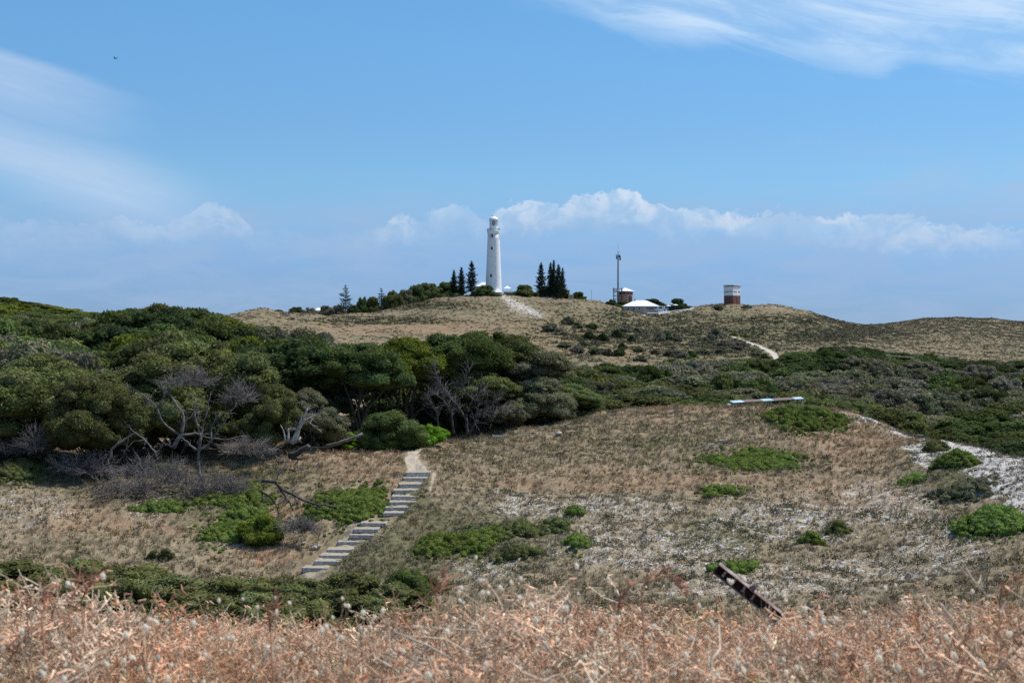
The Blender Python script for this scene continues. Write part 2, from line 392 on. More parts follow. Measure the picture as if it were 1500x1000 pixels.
def zones(X, Y, Z):
    """bare sand, reddish herb, green cover, trodden path at ground points (real patches of the place)"""
    px = 750 + FPX * X / np.maximum(Y, 1); py = HZ - Z * FPX / np.maximum(Y, 1)
    near = (Y < 160) & (Y > 30)
    wx, wy = 16 * waves(X, Y, 9.0, 61) + 8 * waves(X, Y, 3.0, 62), 7 * waves(X, Y, 9.0, 63) + 4 * waves(X, Y, 3.0, 64)
    E = lambda *a, **k: ell(px + np.where(near, wx, 0), py + np.where(near, wy, 0), *a, **k)
    sand = np.zeros_like(px)
    for a in ((30, 745, 130, 45), (200, 745, 60, 30), (330, 800, 70, 25), (540, 770, 30, 40), (760, 735, 90, 22), (890, 745, 180, 42), (720, 830, 90, 30), (960, 800, 260, 70),
              (1150, 760, 230, 60), (1300, 740, 160, 50), (1120, 850, 260, 40), (1290, 830, 190, 30), (1380, 800, 100, 60)):
        sand = np.maximum(sand, (0.53 if a[0] > 600 else 0.48) * E(*a, soft=0.6))
    for a in ((1290, 612, 34, 9), (1330, 628, 30, 9), (1375, 650, 40, 13), (1430, 662, 50, 16), (1480, 684, 60, 24), (1465, 650, 60, 16), (1455, 714, 24, 18), (1490, 750, 14, 30), (1360, 662, 24, 16), (1400, 655, 50, 14), (1440, 690, 30, 14), (1492, 715, 24, 34)):
        sand = np.maximum(sand, 0.93 * E(*a, soft=0.45))
    sand = sand * near
    red = np.zeros_like(px)
    for a in ((520, 680, 90, 26), (650, 610, 60, 12), (960, 705, 260, 14), (1250, 650, 90, 30), (1280, 600, 80, 10), (1000, 600, 130, 10), (440, 750, 60, 20), (150, 760, 120, 25), (1000, 710, 120, 10), (280, 690, 60, 16),
              (1260, 720, 120, 20), (400, 820, 80, 16)):
        red = np.maximum(red, E(*a, soft=0.5))
    red *= near
    green = np.zeros_like(px)
    for a in ((560, 820, 90, 40), (70, 700, 100, 16), (250, 735, 80, 15), (520, 640, 80, 10), (700, 790, 120, 45), (1390, 700, 60, 25), (980, 650, 60, 12), (350, 700, 90, 20), (1060, 790, 60, 30), (600, 740, 20, 60)):
        green = np.maximum(green, 0.8 * E(*a, soft=0.5))
    green *= near
    path = seg(px, py, [(611, 662), (601, 673), (611, 690)], [5, 8, 14], 0.5)
    path = np.maximum(path, seg(px, py, [(606, 656), (606, 663)], [16, 9], 0.6))
    path = np.maximum(path, 0.52 * seg(px, py, [(614, 692), (572, 750)], [13, 13], 0.6))
    path = np.maximum(path, 0.52 * seg(px, py, [(545, 767), (455, 838)], [16, 18], 0.6))
    path = np.maximum(path, 0.55 * seg(px, py, [(636, 694), (628, 722)], [6, 3], 0.8))
    path = path * near
    farm = Y > 330
    fs = np.zeros_like(px)
    fs = np.maximum(fs, 0.85 * seg(px, py, [(737, 434), (754, 446), (790, 462)], [9, 17, 10], 1.0) * 0.80)
    fs = np.maximum(fs, 0.42 * seg(px, py, [(880, 450), (930, 470), (965, 482)], [24, 20, 14], 1.0))
    fs = np.maximum(fs, 0.42 * E(640, 445, 70, 5, soft=0.9, rot=-12))
    fs = np.maximum(fs, 0.5 * E(1130, 450, 16, 3, soft=0.5))
    track = seg(px, py, [(1060, 488), (1092, 500), (1112, 507), (1128, 515), (1135, 520), (1138, 528)], [.6, 1.1, 1.7, 2.4, 3.6, 4.2], 0.7)
    road = seg(px, py, [(945, 459.5), (975, 457), (1000, 454.2), (1016, 451.5)], [3, 2.4, 1.8, 1.2], 0.3)
    track = np.maximum(track, road)
    fs2 = np.zeros_like(px)
    for a in ((840, 490, 60, 20), (900, 512, 90, 12), (790, 505, 30, 24), (620, 480, 150, 10)):
        fs2 = np.maximum(fs2, E(*a, soft=0.5))
    fg = np.zeros_like(px)
    for a in ((620, 448, 60, 6), (1095, 486, 60, 10), (1200, 490, 90, 12), (1140, 470, 80, 7), (560, 470, 90, 5), (950, 490, 150, 26), (860, 495, 60, 24), (1040, 505, 90, 18), (900, 460, 30, 8)):
        fg = np.maximum(fg, 0.7 * E(*a, soft=0.7))
    sand = np.where(farm, fs, sand); red = np.where(farm, fs2, red); green = np.where(farm, fg, green); path = np.where(farm, track, path)
    return sand, red, green, path


def ground_sheet():
    rows = np.concatenate([np.linspace(-14, 2, 14)[:-1], np.geomspace(2, 45, 120)[:-1], np.geomspace(45, 170, 560)[:-1], np.geomspace(170, 900, 420)[:-1], np.geomspace(900, 2900, 40)])
    nc = 760
    s = np.linspace(-1, 1, nc); s = np.sign(s) * (0.72 * np.abs(s) + 0.28 * np.abs(s) ** 5)
    half = 14 + 0.62 * np.maximum(rows, 0)
    X = s[None, :] * half[:, None]; Y = np.repeat(rows[:, None], nc, 1)
    Z = H(X, Y)
    V = np.stack([X, Y, Z], -1).reshape(-1, 3)
    i = np.arange(len(rows) - 1)[:, None] * nc + np.arange(nc - 1)[None, :]
    F = np.stack([i, i + 1, i + nc + 1, i + nc], -1).reshape(-1, 4)
    sa, re, gr, pa = zones(V[:, 0], V[:, 1], V[:, 2])
    me = npmesh('ground', V, F, None, np.stack([sa, re, gr, pa], -1), True)
    return me


def ground_material():
    m = bpy.data.materials.new('dune_ground'); m.use_nodes = True
    N = NT(m.node_tree); b = N.n['Principled BSDF']
    g = N.new('ShaderNodeNewGeometry'); pos = g.outputs['Position']
    a = N.new('ShaderNodeAttribute', attribute_name='col')
    sp = N.new('ShaderNodeSeparateXYZ'); N.l.new(a.outputs['Vector'], sp.inputs[0])
    sand, red, green, path = sp.outputs[0], sp.outputs[1], sp.outputs[2], a.outputs['Alpha']
    py = N.new('ShaderNodeSeparateXYZ'); N.l.new(pos, py.inputs[0])
    far = N.sstep(py.outputs[1], 250, 380)
    n_f = N.noise(pos, 9.0, 6, 0.65); n_m = N.noise(pos, 1.7, 5, 0.6); n_l = N.noise(pos, 0.35, 4, 0.6)
    f_f = N.noise(pos, 0.9, 6, 0.7); f_m = N.noise(pos, 0.16, 5, 0.62)
    litter = N.mix(N.sstep(n_f, 0.35, 0.65), (0.195, 0.150, 0.098, 1), (0.340, 0.270, 0.178, 1))
    litter = N.mix(N.sstep(n_m, 0.42, 0.66), litter, (0.140, 0.118, 0.078, 1))
    farc = N.mix(N.sstep(f_f, 0.38, 0.62), (0.270, 0.200, 0.128, 1), (0.145, 0.122, 0.075, 1))
    farc = N.mix(N.sstep(f_m, 0.44, 0.66), farc, (0.118, 0.118, 0.070, 1))
    base = N.mix(far, litter, farc)
    base = N.mix(N.m('MULTIPLY', red, N.sstep(n_m, 0.36, 0.7)), base, (0.29, 0.175, 0.105, 1))
    base = N.mix(N.m('MULTIPLY', green, 0.75), base, (0.080, 0.092, 0.038, 1))
    # bare white sand: speckled where thin, closed where the value is near 1
    thr = N.m('SUBTRACT', 0.80, N.m('MULTIPLY', sand, 0.52))
    sn = N.mix(far, N.m('ADD', N.m('MULTIPLY', n_f, 0.55), N.m('MULTIPLY', n_m, 0.45)), N.m('ADD', N.m('MULTIPLY', f_f, 0.75), N.m('MULTIPLY', n_l, 0.25)))
    sm = N.sstep(N.m('SUBTRACT', sn, thr), -0.03, 0.05)
    sandc = N.mix(N.sstep(n_f, 0.35, 0.65), (0.30, 0.285, 0.265, 1), (0.56, 0.53, 0.49, 1))
    base = N.mix(sm, base, sandc)
    pathc = N.mix(N.sstep(n_f, .35, .65), (0.52, 0.45, 0.36, 1), (0.32, 0.26, 0.19, 1))
    pf = N.mix(far, pathc, N.mix(f_f, (0.56, 0.52, 0.47, 1), (0.34, 0.30, 0.25, 1)))
    base = N.mix(N.sstep(N.m('ADD', path, N.m('MULTIPLY', N.m('SUBTRACT', n_m, 0.5), 0.5)), 0.4, 0.6), base, pf)
    N.l.new(base, b.inputs['Base Color']); b.inputs['Roughness'].default_value = 0.95; b.inputs['Specular IOR Level'].default_value = 0.1
    bp = N.new('ShaderNodeBump'); bp.inputs['Strength'].default_value = 0.55; bp.inputs['Distance'].default_value = 0.12
    N.l.new(N.m('ADD', n_f, N.m('MULTIPLY', n_m, 2.0)), bp.inputs['Height']); N.l.new(bp.outputs[0], b.inputs['Normal'])
    return m


me = ground_sheet(); me.materials.append(ground_material())
tag(link('ground', me), kind='structure')
sea = MB(); sea.add([(-60000, 1500, -43), (60000, 1500, -43), (60000, 70000, -43), (-60000, 70000, -43)], [(0, 1, 2, 3)])
tag(sea.build('sea', mat_plain('sea_water', (0.02, 0.07, 0.11), 0.25, 0.5, var=0.2, scale=0.01)), kind='structure')

# ------------------------------------------------------------------ foliage and wood
def foliage_mat(name, col, yellow=0.0):
    m = bpy.data.materials.new(name); m.use_nodes = True
    N = NT(m.node_tree); N.n.remove(N.n['Principled BSDF'])
    a = N.new('ShaderNodeVertexColor', layer_name='col')
    oi = N.new('ShaderNodeObjectInfo')
    k = N.new('ShaderNodeHueSaturation')
    N.l.new(N.mix(1.0, a.outputs[0], (*col, 1), 'MULTIPLY'), k.inputs['Color'])
    N.l.new(N.m('MULTIPLY_ADD', oi.outputs['Random'], 0.03, 0.480), k.inputs['Hue'])
    N.l.new(N.m('MULTIPLY_ADD', oi.outputs['Random'], 0.35, 0.82), k.inputs['Value'])
    d = N.new('ShaderNodeBsdfDiffuse'); t = N.new('ShaderNodeBsdfTranslucent'); mx = N.new('ShaderNodeMixShader')
    N.l.new(k.outputs[0], d.inputs[0]); N.l.new(k.outputs[0], t.inputs[0]); mx.inputs[0].default_value = 0.30
    N.l.new(d.outputs[0], mx.inputs[1]); N.l.new(t.outputs[0], mx.inputs[2])
    N.l.new(mx.outputs[0], N.n['Material Output'].inputs[0])
    return m


FM = {
 'dark': foliage_mat('dark_green_leaves', (0.097, 0.130, 0.046)),
 'olive': foliage_mat('olive_leaves', (0.134, 0.154, 0.062)),
 'bright': foliage_mat('bright_green_leaves', (0.160, 0.195, 0.036)),
 'grey': foliage_mat('grey_green_leaves', (0.169, 0.177, 0.111)),
 'sage': foliage_mat('dull_sage_leaves', (0.202, 0.193, 0.144)),
 'deep': foliage_mat('deep_green_leaves', (0.068, 0.095, 0.040)),
 'lush': foliage_mat('lush_green_leaves', (0.149, 0.271, 0.031)),
 'mat': foliage_mat('creeper_leaves', (0.160, 0.228, 0.060)),
 'belt': foliage_mat('belt_leaves', (0.150, 0.165, 0.068)),
 'pine': foliage_mat('pine_needles', (0.030, 0.046, 0.030)),
}
BARK = mat_plain('dark_bark', (0.10, 0.085, 0.075), 0.9, 0.1, var=0.5, scale=3)
DEAD = mat_plain('weathered_dead_wood', (0.22, 0.20, 0.19), 0.85, 0.15, var=0.62, scale=2.2)
DEADP = mat_plain('bleached_dead_wood', (0.46, 0.43, 0.40), 0.85, 0.15, var=0.4, scale=2.5)
TWIG = mat_plain('grey_dead_twigs', (0.23, 0.205, 0.195), 0.9, 0.1, var=0.35, scale=1.5)
CHAR = mat_plain('charred_dead_wood', (0.10, 0.09, 0.088), 0.85, 0.15, var=0.6, scale=2.0)

ICO_V, ICO_F = None, None
def _ico():
    global ICO_V, ICO_F
    t = (1 + 5 ** 0.5) / 2
    V = [(-1, t, 0), (1, t, 0), (-1, -t, 0), (1, -t, 0), (0, -1, t), (0, 1, t), (0, -1, -t), (0, 1, -t), (t, 0, -1), (t, 0, 1), (-t, 0, -1), (-t, 0, 1)]
    F = [(0, 11, 5), (0, 5, 1), (0, 1, 7), (0, 7, 10), (0, 10, 11), (1, 5, 9), (5, 11, 4), (11, 10, 2), (10, 7, 6), (7, 1, 8), (3, 9, 4), (3, 4, 2), (3, 2, 6), (3, 6, 8), (3, 8, 9), (4, 9, 5), (2, 4, 11), (6, 2, 10), (8, 6, 7), (9, 8, 1)]
    V = [np.array(v) / np.linalg.norm(v) for v in V]; cache = {}; F2 = []
    def midp(a, b):
        k = (min(a, b), max(a, b))
        if k not in cache:
            v = V[a] + V[b]; V.append(v / np.linalg.norm(v)); cache[k] = len(V) - 1
        return cache[k]
    for a, b, c in F:
        x, y, z = midp(a, b), midp(b, c), midp(c, a)
        F2 += [(a, x, z), (b, y, x), (c, z, y), (x, y, z)]
    ICO_V, ICO_F = np.array(V), np.array(F2)
_ico()


def unit(n, r):
    v = r.normal(size=(n, 3)); return v / np.linalg.norm(v, axis=1, keepdims=True)


def pads_mesh(name, C, R, nleaf, leaf, r, tone=None, flat=0.8, core=0.86, low=-0.45, mat=None):
    """foliage pads: centres C (n,3), radii R (n,), each a small solid bump under a fur of small leaf sprays"""
    n = len(C)
    tone = np.ones(n) if tone is None else tone
    padc = np.stack([tone * r.uniform(0.92, 1.1, n), tone, tone * r.uniform(0.8, 1.1, n)], 1)
    # cores
    jit = r.uniform(0.86, 1.08, (n, len(ICO_V), 1))
    cv = C[:, None, :] + ICO_V[None] * (R[:, None, None] * np.array([1, 1, flat]) * core) * jit
    cf = (ICO_F[None] + (np.arange(n) * len(ICO_V))[:, None, None]).reshape(-1, 3)
    cc = np.repeat(padc * 0.8, len(ICO_V), 0)
    # leaf sprays
    w = R ** 2 / (R ** 2).sum(); cnt = r.multinomial(int(nleaf), w); pid = np.repeat(np.arange(n), cnt); m = len(pid)
    d = unit(m, r)
    fl = d[:, 2] < low; d[fl, 2] *= -1
    rad = R[pid] * (0.80 + 0.38 * r.random(m) ** 1.3)
    pos = C[pid] + d * rad[:, None] * np.array([1, 1, flat])
    # drop sprays buried in other pads (few pads per crown, so cheap)
    nrm = d * 0.75 + unit(m, r) * 0.75; nrm /= np.linalg.norm(nrm, axis=1, keepdims=True)
    ax = np.cross(nrm, unit(m, r)); ax /= np.linalg.norm(ax, axis=1, keepdims=True) + 1e-9
    ay = np.cross(nrm, ax)
    s = leaf * r.uniform(0.6, 1.35, m)[:, None]
    lv = np.stack([pos - ax * s * 0.9, pos - ay * s * 0.42 + nrm * s * 0.12, pos + ax * s * 0.9, pos + ay * s * 0.42 + nrm * s * 0.12], 1).reshape(-1, 3)
    lf = np.arange(m * 4).reshape(-1, 4) + len(cv.reshape(-1, 3))
    lc = padc[pid] * r.uniform(0.78, 1.25, m)[:, None]
    lc = np.repeat(lc, 4, 0)
    V = np.concatenate([cv.reshape(-1, 3), lv]); Cc = np.concatenate([cc, lc])
    return npmesh(name, V, [cf, lf], mat, Cc)


def crown_pads(R, Hc, z0, r, nl=9, npad=9, pr=0.17, skirt=0.0):
    """dome crown of big lobes, each carrying pads; the domes of wind shaped scrub trees"""
    C = []; S = []
    lob = []
    for i in range(nl):
        a = 2 * math.pi * (i + r.uniform(-.3, .3)) / max(nl - 2, 1) if i < nl - 2 else r.uniform(0, 6.28)
        q = r.uniform(0.48, 0.66) if i < nl - 2 else r.uniform(0.0, 0.25)
        h = (1 - q * q) ** 0.5 * 0.62 if i >= nl - 2 else r.uniform(0.22, 0.55)
        if r.random() < skirt and i < nl - 2: h = r.uniform(0.02, 0.2)
        lob.append((math.cos(a) * q * R, math.sin(a) * q * R, z0 + h * Hc, R * r.uniform(0.32, 0.46)))
    for x, y, z, lr in lob:
        t = r.uniform(0.75, 1.2)
        for k in range(npad):
            d = unit(1, r)[0]; d[2] = abs(d[2]) if r.random() < 0.86 else -0.35 * abs(d[2])
            C.append((x + d[0] * lr, y + d[1] * lr, z + d[2] * lr * 0.8)); S.append((R * pr * r.uniform(0.55, 1.55), t * r.uniform(0.82, 1.2)))
        C.append((x, y, z)); S.append((lr * 0.85, t * 0.8))
    C = np.array(C); S = np.array(S)
    return C, S[:, 0], S[:, 1], lob


def limb(mb, p0, p1, r0, r1, r, k=6, n=5, bend=0.12):
    p0, p1 = np.array(p0, float), np.array(p1, float); L = np.linalg.norm(p1 - p0); P = [p0]
    off = unit(1, r)[0] * L * bend
    for i in range(1, n + 1):
        t = i / n; P.append(p0 + (p1 - p0) * t + off * math.sin(math.pi * t) + unit(1, r)[0] * L * 0.03 * (i < n))
    mb.tube(P, np.linspace(r0, r1, n + 1), k)
    return P


def trunk_mesh(name, lob, z0, r, rad=0.2, mat=BARK, twigs=0):
    mb = MB(); nst = r.integers(2, 5)
    st = [(r.normal() * 0.35, r.normal() * 0.35, -0.5) for _ in range(nst)]
    for i, (x, y, z, lr) in enumerate(lob):
        s = st[i % nst]; k = (x * 0.4 + r.normal() * .2, y * 0.4 + r.normal() * .2, z0 * r.uniform(0.5, 0.9))
        if i < nst: limb(mb, s, k, rad, rad * 0.7, r, 7, 4); e = k
        limb(mb, k if i < nst else (st[i % nst][0] * 1.0, st[i % nst][1], 0.3), (x, y, z + lr * 0.2), rad * 0.62, rad * 0.15, r, 5, 5, 0.16)
    for _ in range(twigs):
        x, y, z, lr = lob[r.integers(len(lob))]; q = np.array([x * .6, y * .6, z0 * r.uniform(.6, 1.2)])
        e = q + unit(1, r)[0] * np.array([1.6, 1.6, 0.9]) * r.uniform(.5, 1.2); limb(mb, q, e, 0.035, 0.008, r, 3, 3, 0.3)
    o = mb
    me = bpy.data.meshes.new(name); me.from_pydata([tuple(p) for p in np.concatenate(o.v)], [], o.f); me.update(); me.materials.append(mat)
    return me


def tree_variant(seed, R, Hc, z0, leaves, leaf, nl=9, npad=9, pr=0.17, skirt=0.0, flat=0.8, rad=0.2, twigs=0):
    r = np.random.default_rng(seed)
    C, S, T, lob = crown_pads(R, Hc, z0, r, nl, npad, pr, skirt)
    cm = pads_mesh('crown', C, S, leaves, leaf, r, T, flat, mat=FM['dark'])
    return cm, trunk_mesh('trunk', lob, z0, r, rad, twigs=twigs)


# near trees: radius 4 m, crown 4.6 m deep
NEARV = [tree_variant(100 + i, 4.0, 5.6, 1.5, 60000, 0.105, 14, 15, 0.14, 0.50, rad=0.17, twigs=14) for i in range(4)]
HIGHV = [tree_variant(200 + i, 4.0, 4.4, 4.2, 42000, 0.12, 11, 13, 0.155, 0.0, 0.7, rad=0.2, twigs=60) for i in range(3)]
MIDV = [tree_variant(300 + i, 4.0, 3.6, 1.6, 15000, 0.19, 12, 11, 0.15, 0.2, 0.7, rad=0.18) for i in range(5)]
FARV = [tree_variant(400 + i, 4.0, 3.0, 1.2, 7000, 0.27, 11, 9, 0.17, 0.3, 0.72, rad=0.18) for i in range(5)]
LOWV = [tree_variant(450 + i, 4.0, 4.6, 0.2, 12000, 0.21, 13, 10, 0.17, 0.65, 0.8, rad=0.15) for i in range(4)]
BUSHV = [tree_variant(500 + i, 1.0, 1.2, 0.05, 9000, 0.038, 10, 10, 0.15, 0.9, 0.85, rad=0.03) for i in range(4)]


def put_tree(var, base, R, Hs, tone, label, cat='tree', name='domed_tree', group=None, rz=None, ref=4.0, sink=0.0):
    e = empty(name, tuple(base - np.array([0, 0, sink])), label, cat, group, rng.uniform(0, 6.28) if rz is None else rz)
    s = R / ref
    for nm, me in (('crown', var[0]), ('trunk', var[1])):
        o = link(nm, me, e); o.scale = (s, s, Hs)
        if nm == 'crown':
            o.material_slots[0].link = 'OBJECT'; o.material_slots[0].material = FM[tone]
    return e


ORD = ['first', 'second', 'third', 'fourth', 'fifth', 'sixth', 'seventh', 'eighth', 'ninth', 'tenth', 'eleventh', 'twelfth', 'thirteenth', 'fourteenth', 'fifteenth',
       'sixteenth', 'seventeenth', 'eighteenth', 'nineteenth', 'twentieth', 'twenty-first', 'twenty-second', 'twenty-third', 'twenty-fourth', 'twenty-fifth',
       'twenty-sixth', 'twenty-seventh', 'twenty-eighth', 'twenty-ninth', 'thirtieth', 'thirty-first', 'thirty-second', 'thirty-third', 'thirty-fourth', 'thirty-fifth', 'thirty-sixth', 'thirty-seventh', 'thirty-eighth', 'thirty-ninth', 'fortieth']

# ------------------------------------------------------------------ near wood on the left: trees one by one
# (column, row of the crown top, width in px, distance, variants, tone, label)
near_trees = [
 (35, 515, 250, 107, NEARV, 0, 'olive', 'big olive green domed tree at the left edge of the wood front'),
 (140, 545, 150, 102, NEARV, 1, 'olive', 'low olive tree over grey dead brush, left of the large bare dead tree'),
 (272, 495, 250, 110, NEARV, 2, 'olive', 'largest olive domed tree, standing right behind the twisted bare dead tree'),
 (395, 560, 110, 107, NEARV, 3, 'olive', 'small olive tree between the twisted dead tree and the pale split dead trunk'),
 (455, 566, 110, 109, NEARV, 0, 'grey', 'grey-green round tree directly behind the pale split dead trunk'),
 (180, 560, 120, 106, NEARV, 3, 'grey', 'grey-green crown hanging low between the two front olive domes'),
 (520, 500, 150, 119, HIGHV, 0, 'dark', 'dark high-crowned tree above the dead leaning log and round bush'),
 (590, 492, 150, 124, HIGHV, 1, 'bright', 'sunlit green tree above the two round bushes beside the path'),
 (655, 486, 170, 126, HIGHV, 2, 'dark', 'dark spreading tree with bare grey limbs right of the bright round bush'),
 (715, 483, 150, 130, HIGHV, 0, 'dark', 'tallest dark tree at the top of the clump right of the path'),
 (765, 500, 150, 130, HIGHV, 1, 'grey', 'grey-green tree on the upper right shoulder of the clump right of the path'),
 (700, 540, 130, 124, HIGHV, 1, 'olive', 'olive tree with dark hollow beneath, centre of the clump right of the path'),
 (790, 548, 110, 127, NEARV, 1, 'grey', 'grey-green leafy tree low on the grass slope edge of the right clump'),
 (838, 560, 90, 132, NEARV, 2, 'olive', 'last olive tree at the right end of the clump on the slope'),
 (745, 585, 60, 122, NEARV, 0, 'grey', 'small round grey-green tree at the foot of the right clump'),
 (810, 585, 70, 128, NEARV, 3, 'grey', 'small leafy tree low at the right foot of the clump on the slope'),
]
for k, (px, top, w, Y, fam, vi, tone, lab) in enumerate(near_trees):
    b = at(px, Y); R = w / FPX * Y / 2 * 1.0
    hv = max(v.co.z for v in fam[vi][0].vertices)
    hh = (HZ - top) / FPX * Y - b[2]
    put_tree(fam[vi], b, R, max(hh / hv, 0.25), tone, lab, name='domed_tree')

# crowns stacked up the slope behind them
horizon_row = np.full(2400, 2000.0)       # rows already hidden by nearer crowns, per column (offset 400)
def cover(px, w, top, mark=True):
    a, b_ = int(px - w / 2) + 400, int(px + w / 2) + 400
    a, b_ = max(a, 0), min(b_, 2399)
    if b_ <= a: return False
    xs = np.arange(a, b_) - 400; q = (xs - px) / (w / 2)
    line = top + (1 - np.sqrt(np.clip(1 - q * q, 0, 1))) * w * 0.30
    vis = (line < horizon_row[a:b_] - 2.5).mean()
    if vis > 0.17:
        if mark: horizon_row[a:b_] = np.minimum(horizon_row[a:b_], line + 4)
        return True
    return False
for px, top, w, Y, *_ in near_trees: cover(px, w, top)
tones_l = ['dark', 'dark', 'olive', 'bright', 'dark', 'bright', 'deep', 'olive', 'grey']
back = []
for Y in (122, 134, 147, 162, 178, 196, 216, 238, 262, 290, 322):
    px = -170 + rng.uniform(0, 40)
    while px < 620:
        w_m = rng.uniform(8.5, 13.0); w = w_m / Y * FPX
        lim = 585 if Y < 225 else np.interp(Y, [225, 262, 330], [560, 330, 120])
        if px < lim:
            yy = Y * rng.uniform(0.97, 1.03); b = at(px, yy)
            h = rng.uniform(6.0, 8.2); top = HZ - (b[2] + h) * FPX / yy
            cap = np.interp(px, [-200, 0, 60, 110, 150, 180, 215, 250, 290, 330, 400, 560, 700], [434, 462, 466, 470, 466, 453, 447, 444, 456, 472, 482, 492, 502])
            if top < cap: h -= (cap - top) / FPX * yy; top = cap
            if h > 2.5 and cover(px, w, top): back.append((px, yy, w_m / 2, h, b))
        px += w * rng.uniform(0.50, 0.66)
for px, yy, w_m, h in ((575, 133, 8, 6), (620, 137, 8.5, 6.5), (668, 139, 8.5, 6.8), (712, 140, 9, 7), (758, 141, 9, 7), (800, 141, 8, 6), (838, 142, 7, 5), (600, 150, 9, 7), (650, 153, 9, 7.2), (700, 155, 9, 7.2), (750, 156, 9, 7), (640, 128, 5, 2.2), (675, 129, 5, 2.4), (705, 131, 5, 2.6)):
    back.append((px, yy, w_m / 2, h, at(px, yy)))
def side_words(px):
    for lim, s in ((60, 'at the far left edge'), (140, 'above the left olive dome'), (220, 'left of the twisted dead tree'), (330, 'above the twisted dead tree'), (430, 'right of the twisted dead tree'), (510, 'above the pale dead trunk'), (575, 'above the leaning log'), (2000, 'in the clump right of the path')):
        if px < lim: return s
bands = {}
for t in back:
    bands.setdefault((side_words(t[0])), []).append(t)
TW = {'belt': 'mid green', 'dark': 'dark green', 'olive': 'olive', 'bright': 'bright green', 'deep': 'deep green', 'grey': 'grey-green', 'sage': 'dull grey', 'mat': 'fresh green'}
for sw, L in bands.items():
    L.sort(key=lambda t: -t[1])
    for i, (px, Y, R, h, b) in enumerate(L):
        tone = tones_l[rng.integers(len(tones_l))]
        lab = f"{TW[tone]} crown {sw}, {ORD[min(i, 39)]} down from the skyline"
        px > 560 and Y < 160 and tone != 'deep' and (tone := 'deep')
        lab = f"{TW[tone]} crown {sw}, {ORD[min(i, 39)]} down from the skyline"
        put_tree(MIDV[rng.integers(5)] if px < 560 or Y > 145 else LOWV[i % 4], b, R, h / 5.4, tone, lab, name='domed_tree', group='tree crowns of the left wood')

# far wooded hill at the left edge
L = []
for Y in (345, 370, 395, 420, 438):
    px = -150 + rng.uniform(0, 20)
    while px < 165:
        b = at(px, Y); w_m = rng.uniform(8, 13); h = rng.uniform(2.5, 4.2)
        top = HZ - (b[2] + h) * FPX / Y
        capf = np.interp(px, [-200, 0, 50, 100, 160], [430, 437, 445, 455, 463])
        h = max(1.2, h - max(0, capf - top) / FPX * Y); top = HZ - (b[2] + h) * FPX / Y
        if cover(px, w_m / Y * FPX, top): L.append((px, Y, w_m / 2, h, b))
        px += w_m / Y * FPX * 0.55
L.sort(key=lambda t: t[0])
for i, (px, Y, R, h, b) in enumerate(L):
    tone = ['dark', 'olive', 'bright', 'dark'][i % 4]
    put_tree(FARV[i % 5], b, R, h / 4.2, tone, f"small {TW[tone]} tree on the far left hill, {ORD[min(i, 39)]} from its left end", name='domed_tree', group='trees on the far left hill')

# ------------------------------------------------------------------ woodland in the valley, right of centre
horizon_row[:] = 2000
def crest_row(px): return np.interp(px, [700, 760, 830, 870, 900, 960, 1070, 1240, 1260, 1300, 1350, 1400, 1450, 1500, 1700], [625, 618, 603, 599, 596, 592, 588, 590, 594, 608, 622, 636, 652, 664, 700])
for px in range(-400, 1999): horizon_row[px + 400] = crest_row(px) if px > 700 else 0
for px, top, w, Y, *_ in near_trees:
    if px > 640: cover(px, w, top)
val = []
for Y in (175, 190, 207, 226, 247, 270, 295, 322, 350, 378, 402, 424, 442):
    px = 730 + rng.uniform(0, 50)
    while px < 1720:
        w_m = rng.uniform(10, 16); w = w_m / Y * FPX
        yy = Y * rng.uniform(0.975, 1.025); b = at(px, yy); h = rng.uniform(4.2, 6.4)
        top = HZ - (b[2] + h) * FPX / yy
        # upper outline of the wood in the picture
        cap = np.interp(px, [730, 830, 900, 960, 1000, 1040, 1090, 1140, 1190, 1250, 1300, 1360, 1420, 1460, 1500, 1700],
                        [530, 532, 536, 538, 524, 526, 524, 526, 514, 506, 516, 522, 530, 532, 528, 528]) + rng.uniform(0, 5)
        if top < cap: h -= (cap - top) / FPX * yy; top = cap
        if h > 2.0 and px - w / 2 > 700 and cover(px, w, top): val.append((px, yy, w_m / 2, h, b))
        px += w * rng.uniform(0.52, 0.72)
def vside(px):
    for lim, s in ((905, 'below the lighthouse hill bushes'), (1000, 'below the mast'), (1075, 'below the square tower'), (1150, 'below the pale track'), (1240, 'behind the panel shelter'), (1330, 'behind the white sand ridge'), (1420, 'left of the lone pole'), (2500, 'at the right edge by the pole')):
        if px < lim: return s
bands = {}
for t in val: bands.setdefault(vside(t[0]), []).append(t)
for sw, Lb in bands.items():
    Lb.sort(key=lambda t: -t[1])
    for i, (px, Y, R, h, b) in enumerate(Lb):
        if Y > 392: tone = ['deep', 'deep', 'dark', 'deep', 'grey'][rng.integers(5)]
        elif Y > 285: tone = ['sage', 'grey', 'sage', 'dark', 'grey', 'deep'][rng.integers(6)]
        elif Y > 215: tone = ['olive', 'dark', 'sage', 'olive', 'grey'][rng.integers(5)]
        else: tone = ['dark', 'olive', 'dark', 'deep'][rng.integers(4)]
        v = (MIDV if Y < 260 else FARV)[rng.integers(5)]
        put_tree(v, b, R, h / (5.4 if Y < 260 else 4.2), tone, f"{TW[tone]} valley tree {sw}, {ORD[min(i, 39)]} down from the hillside", name='domed_tree', group='trees of the valley wood')
print('trees', len(back), len(L), len(val))

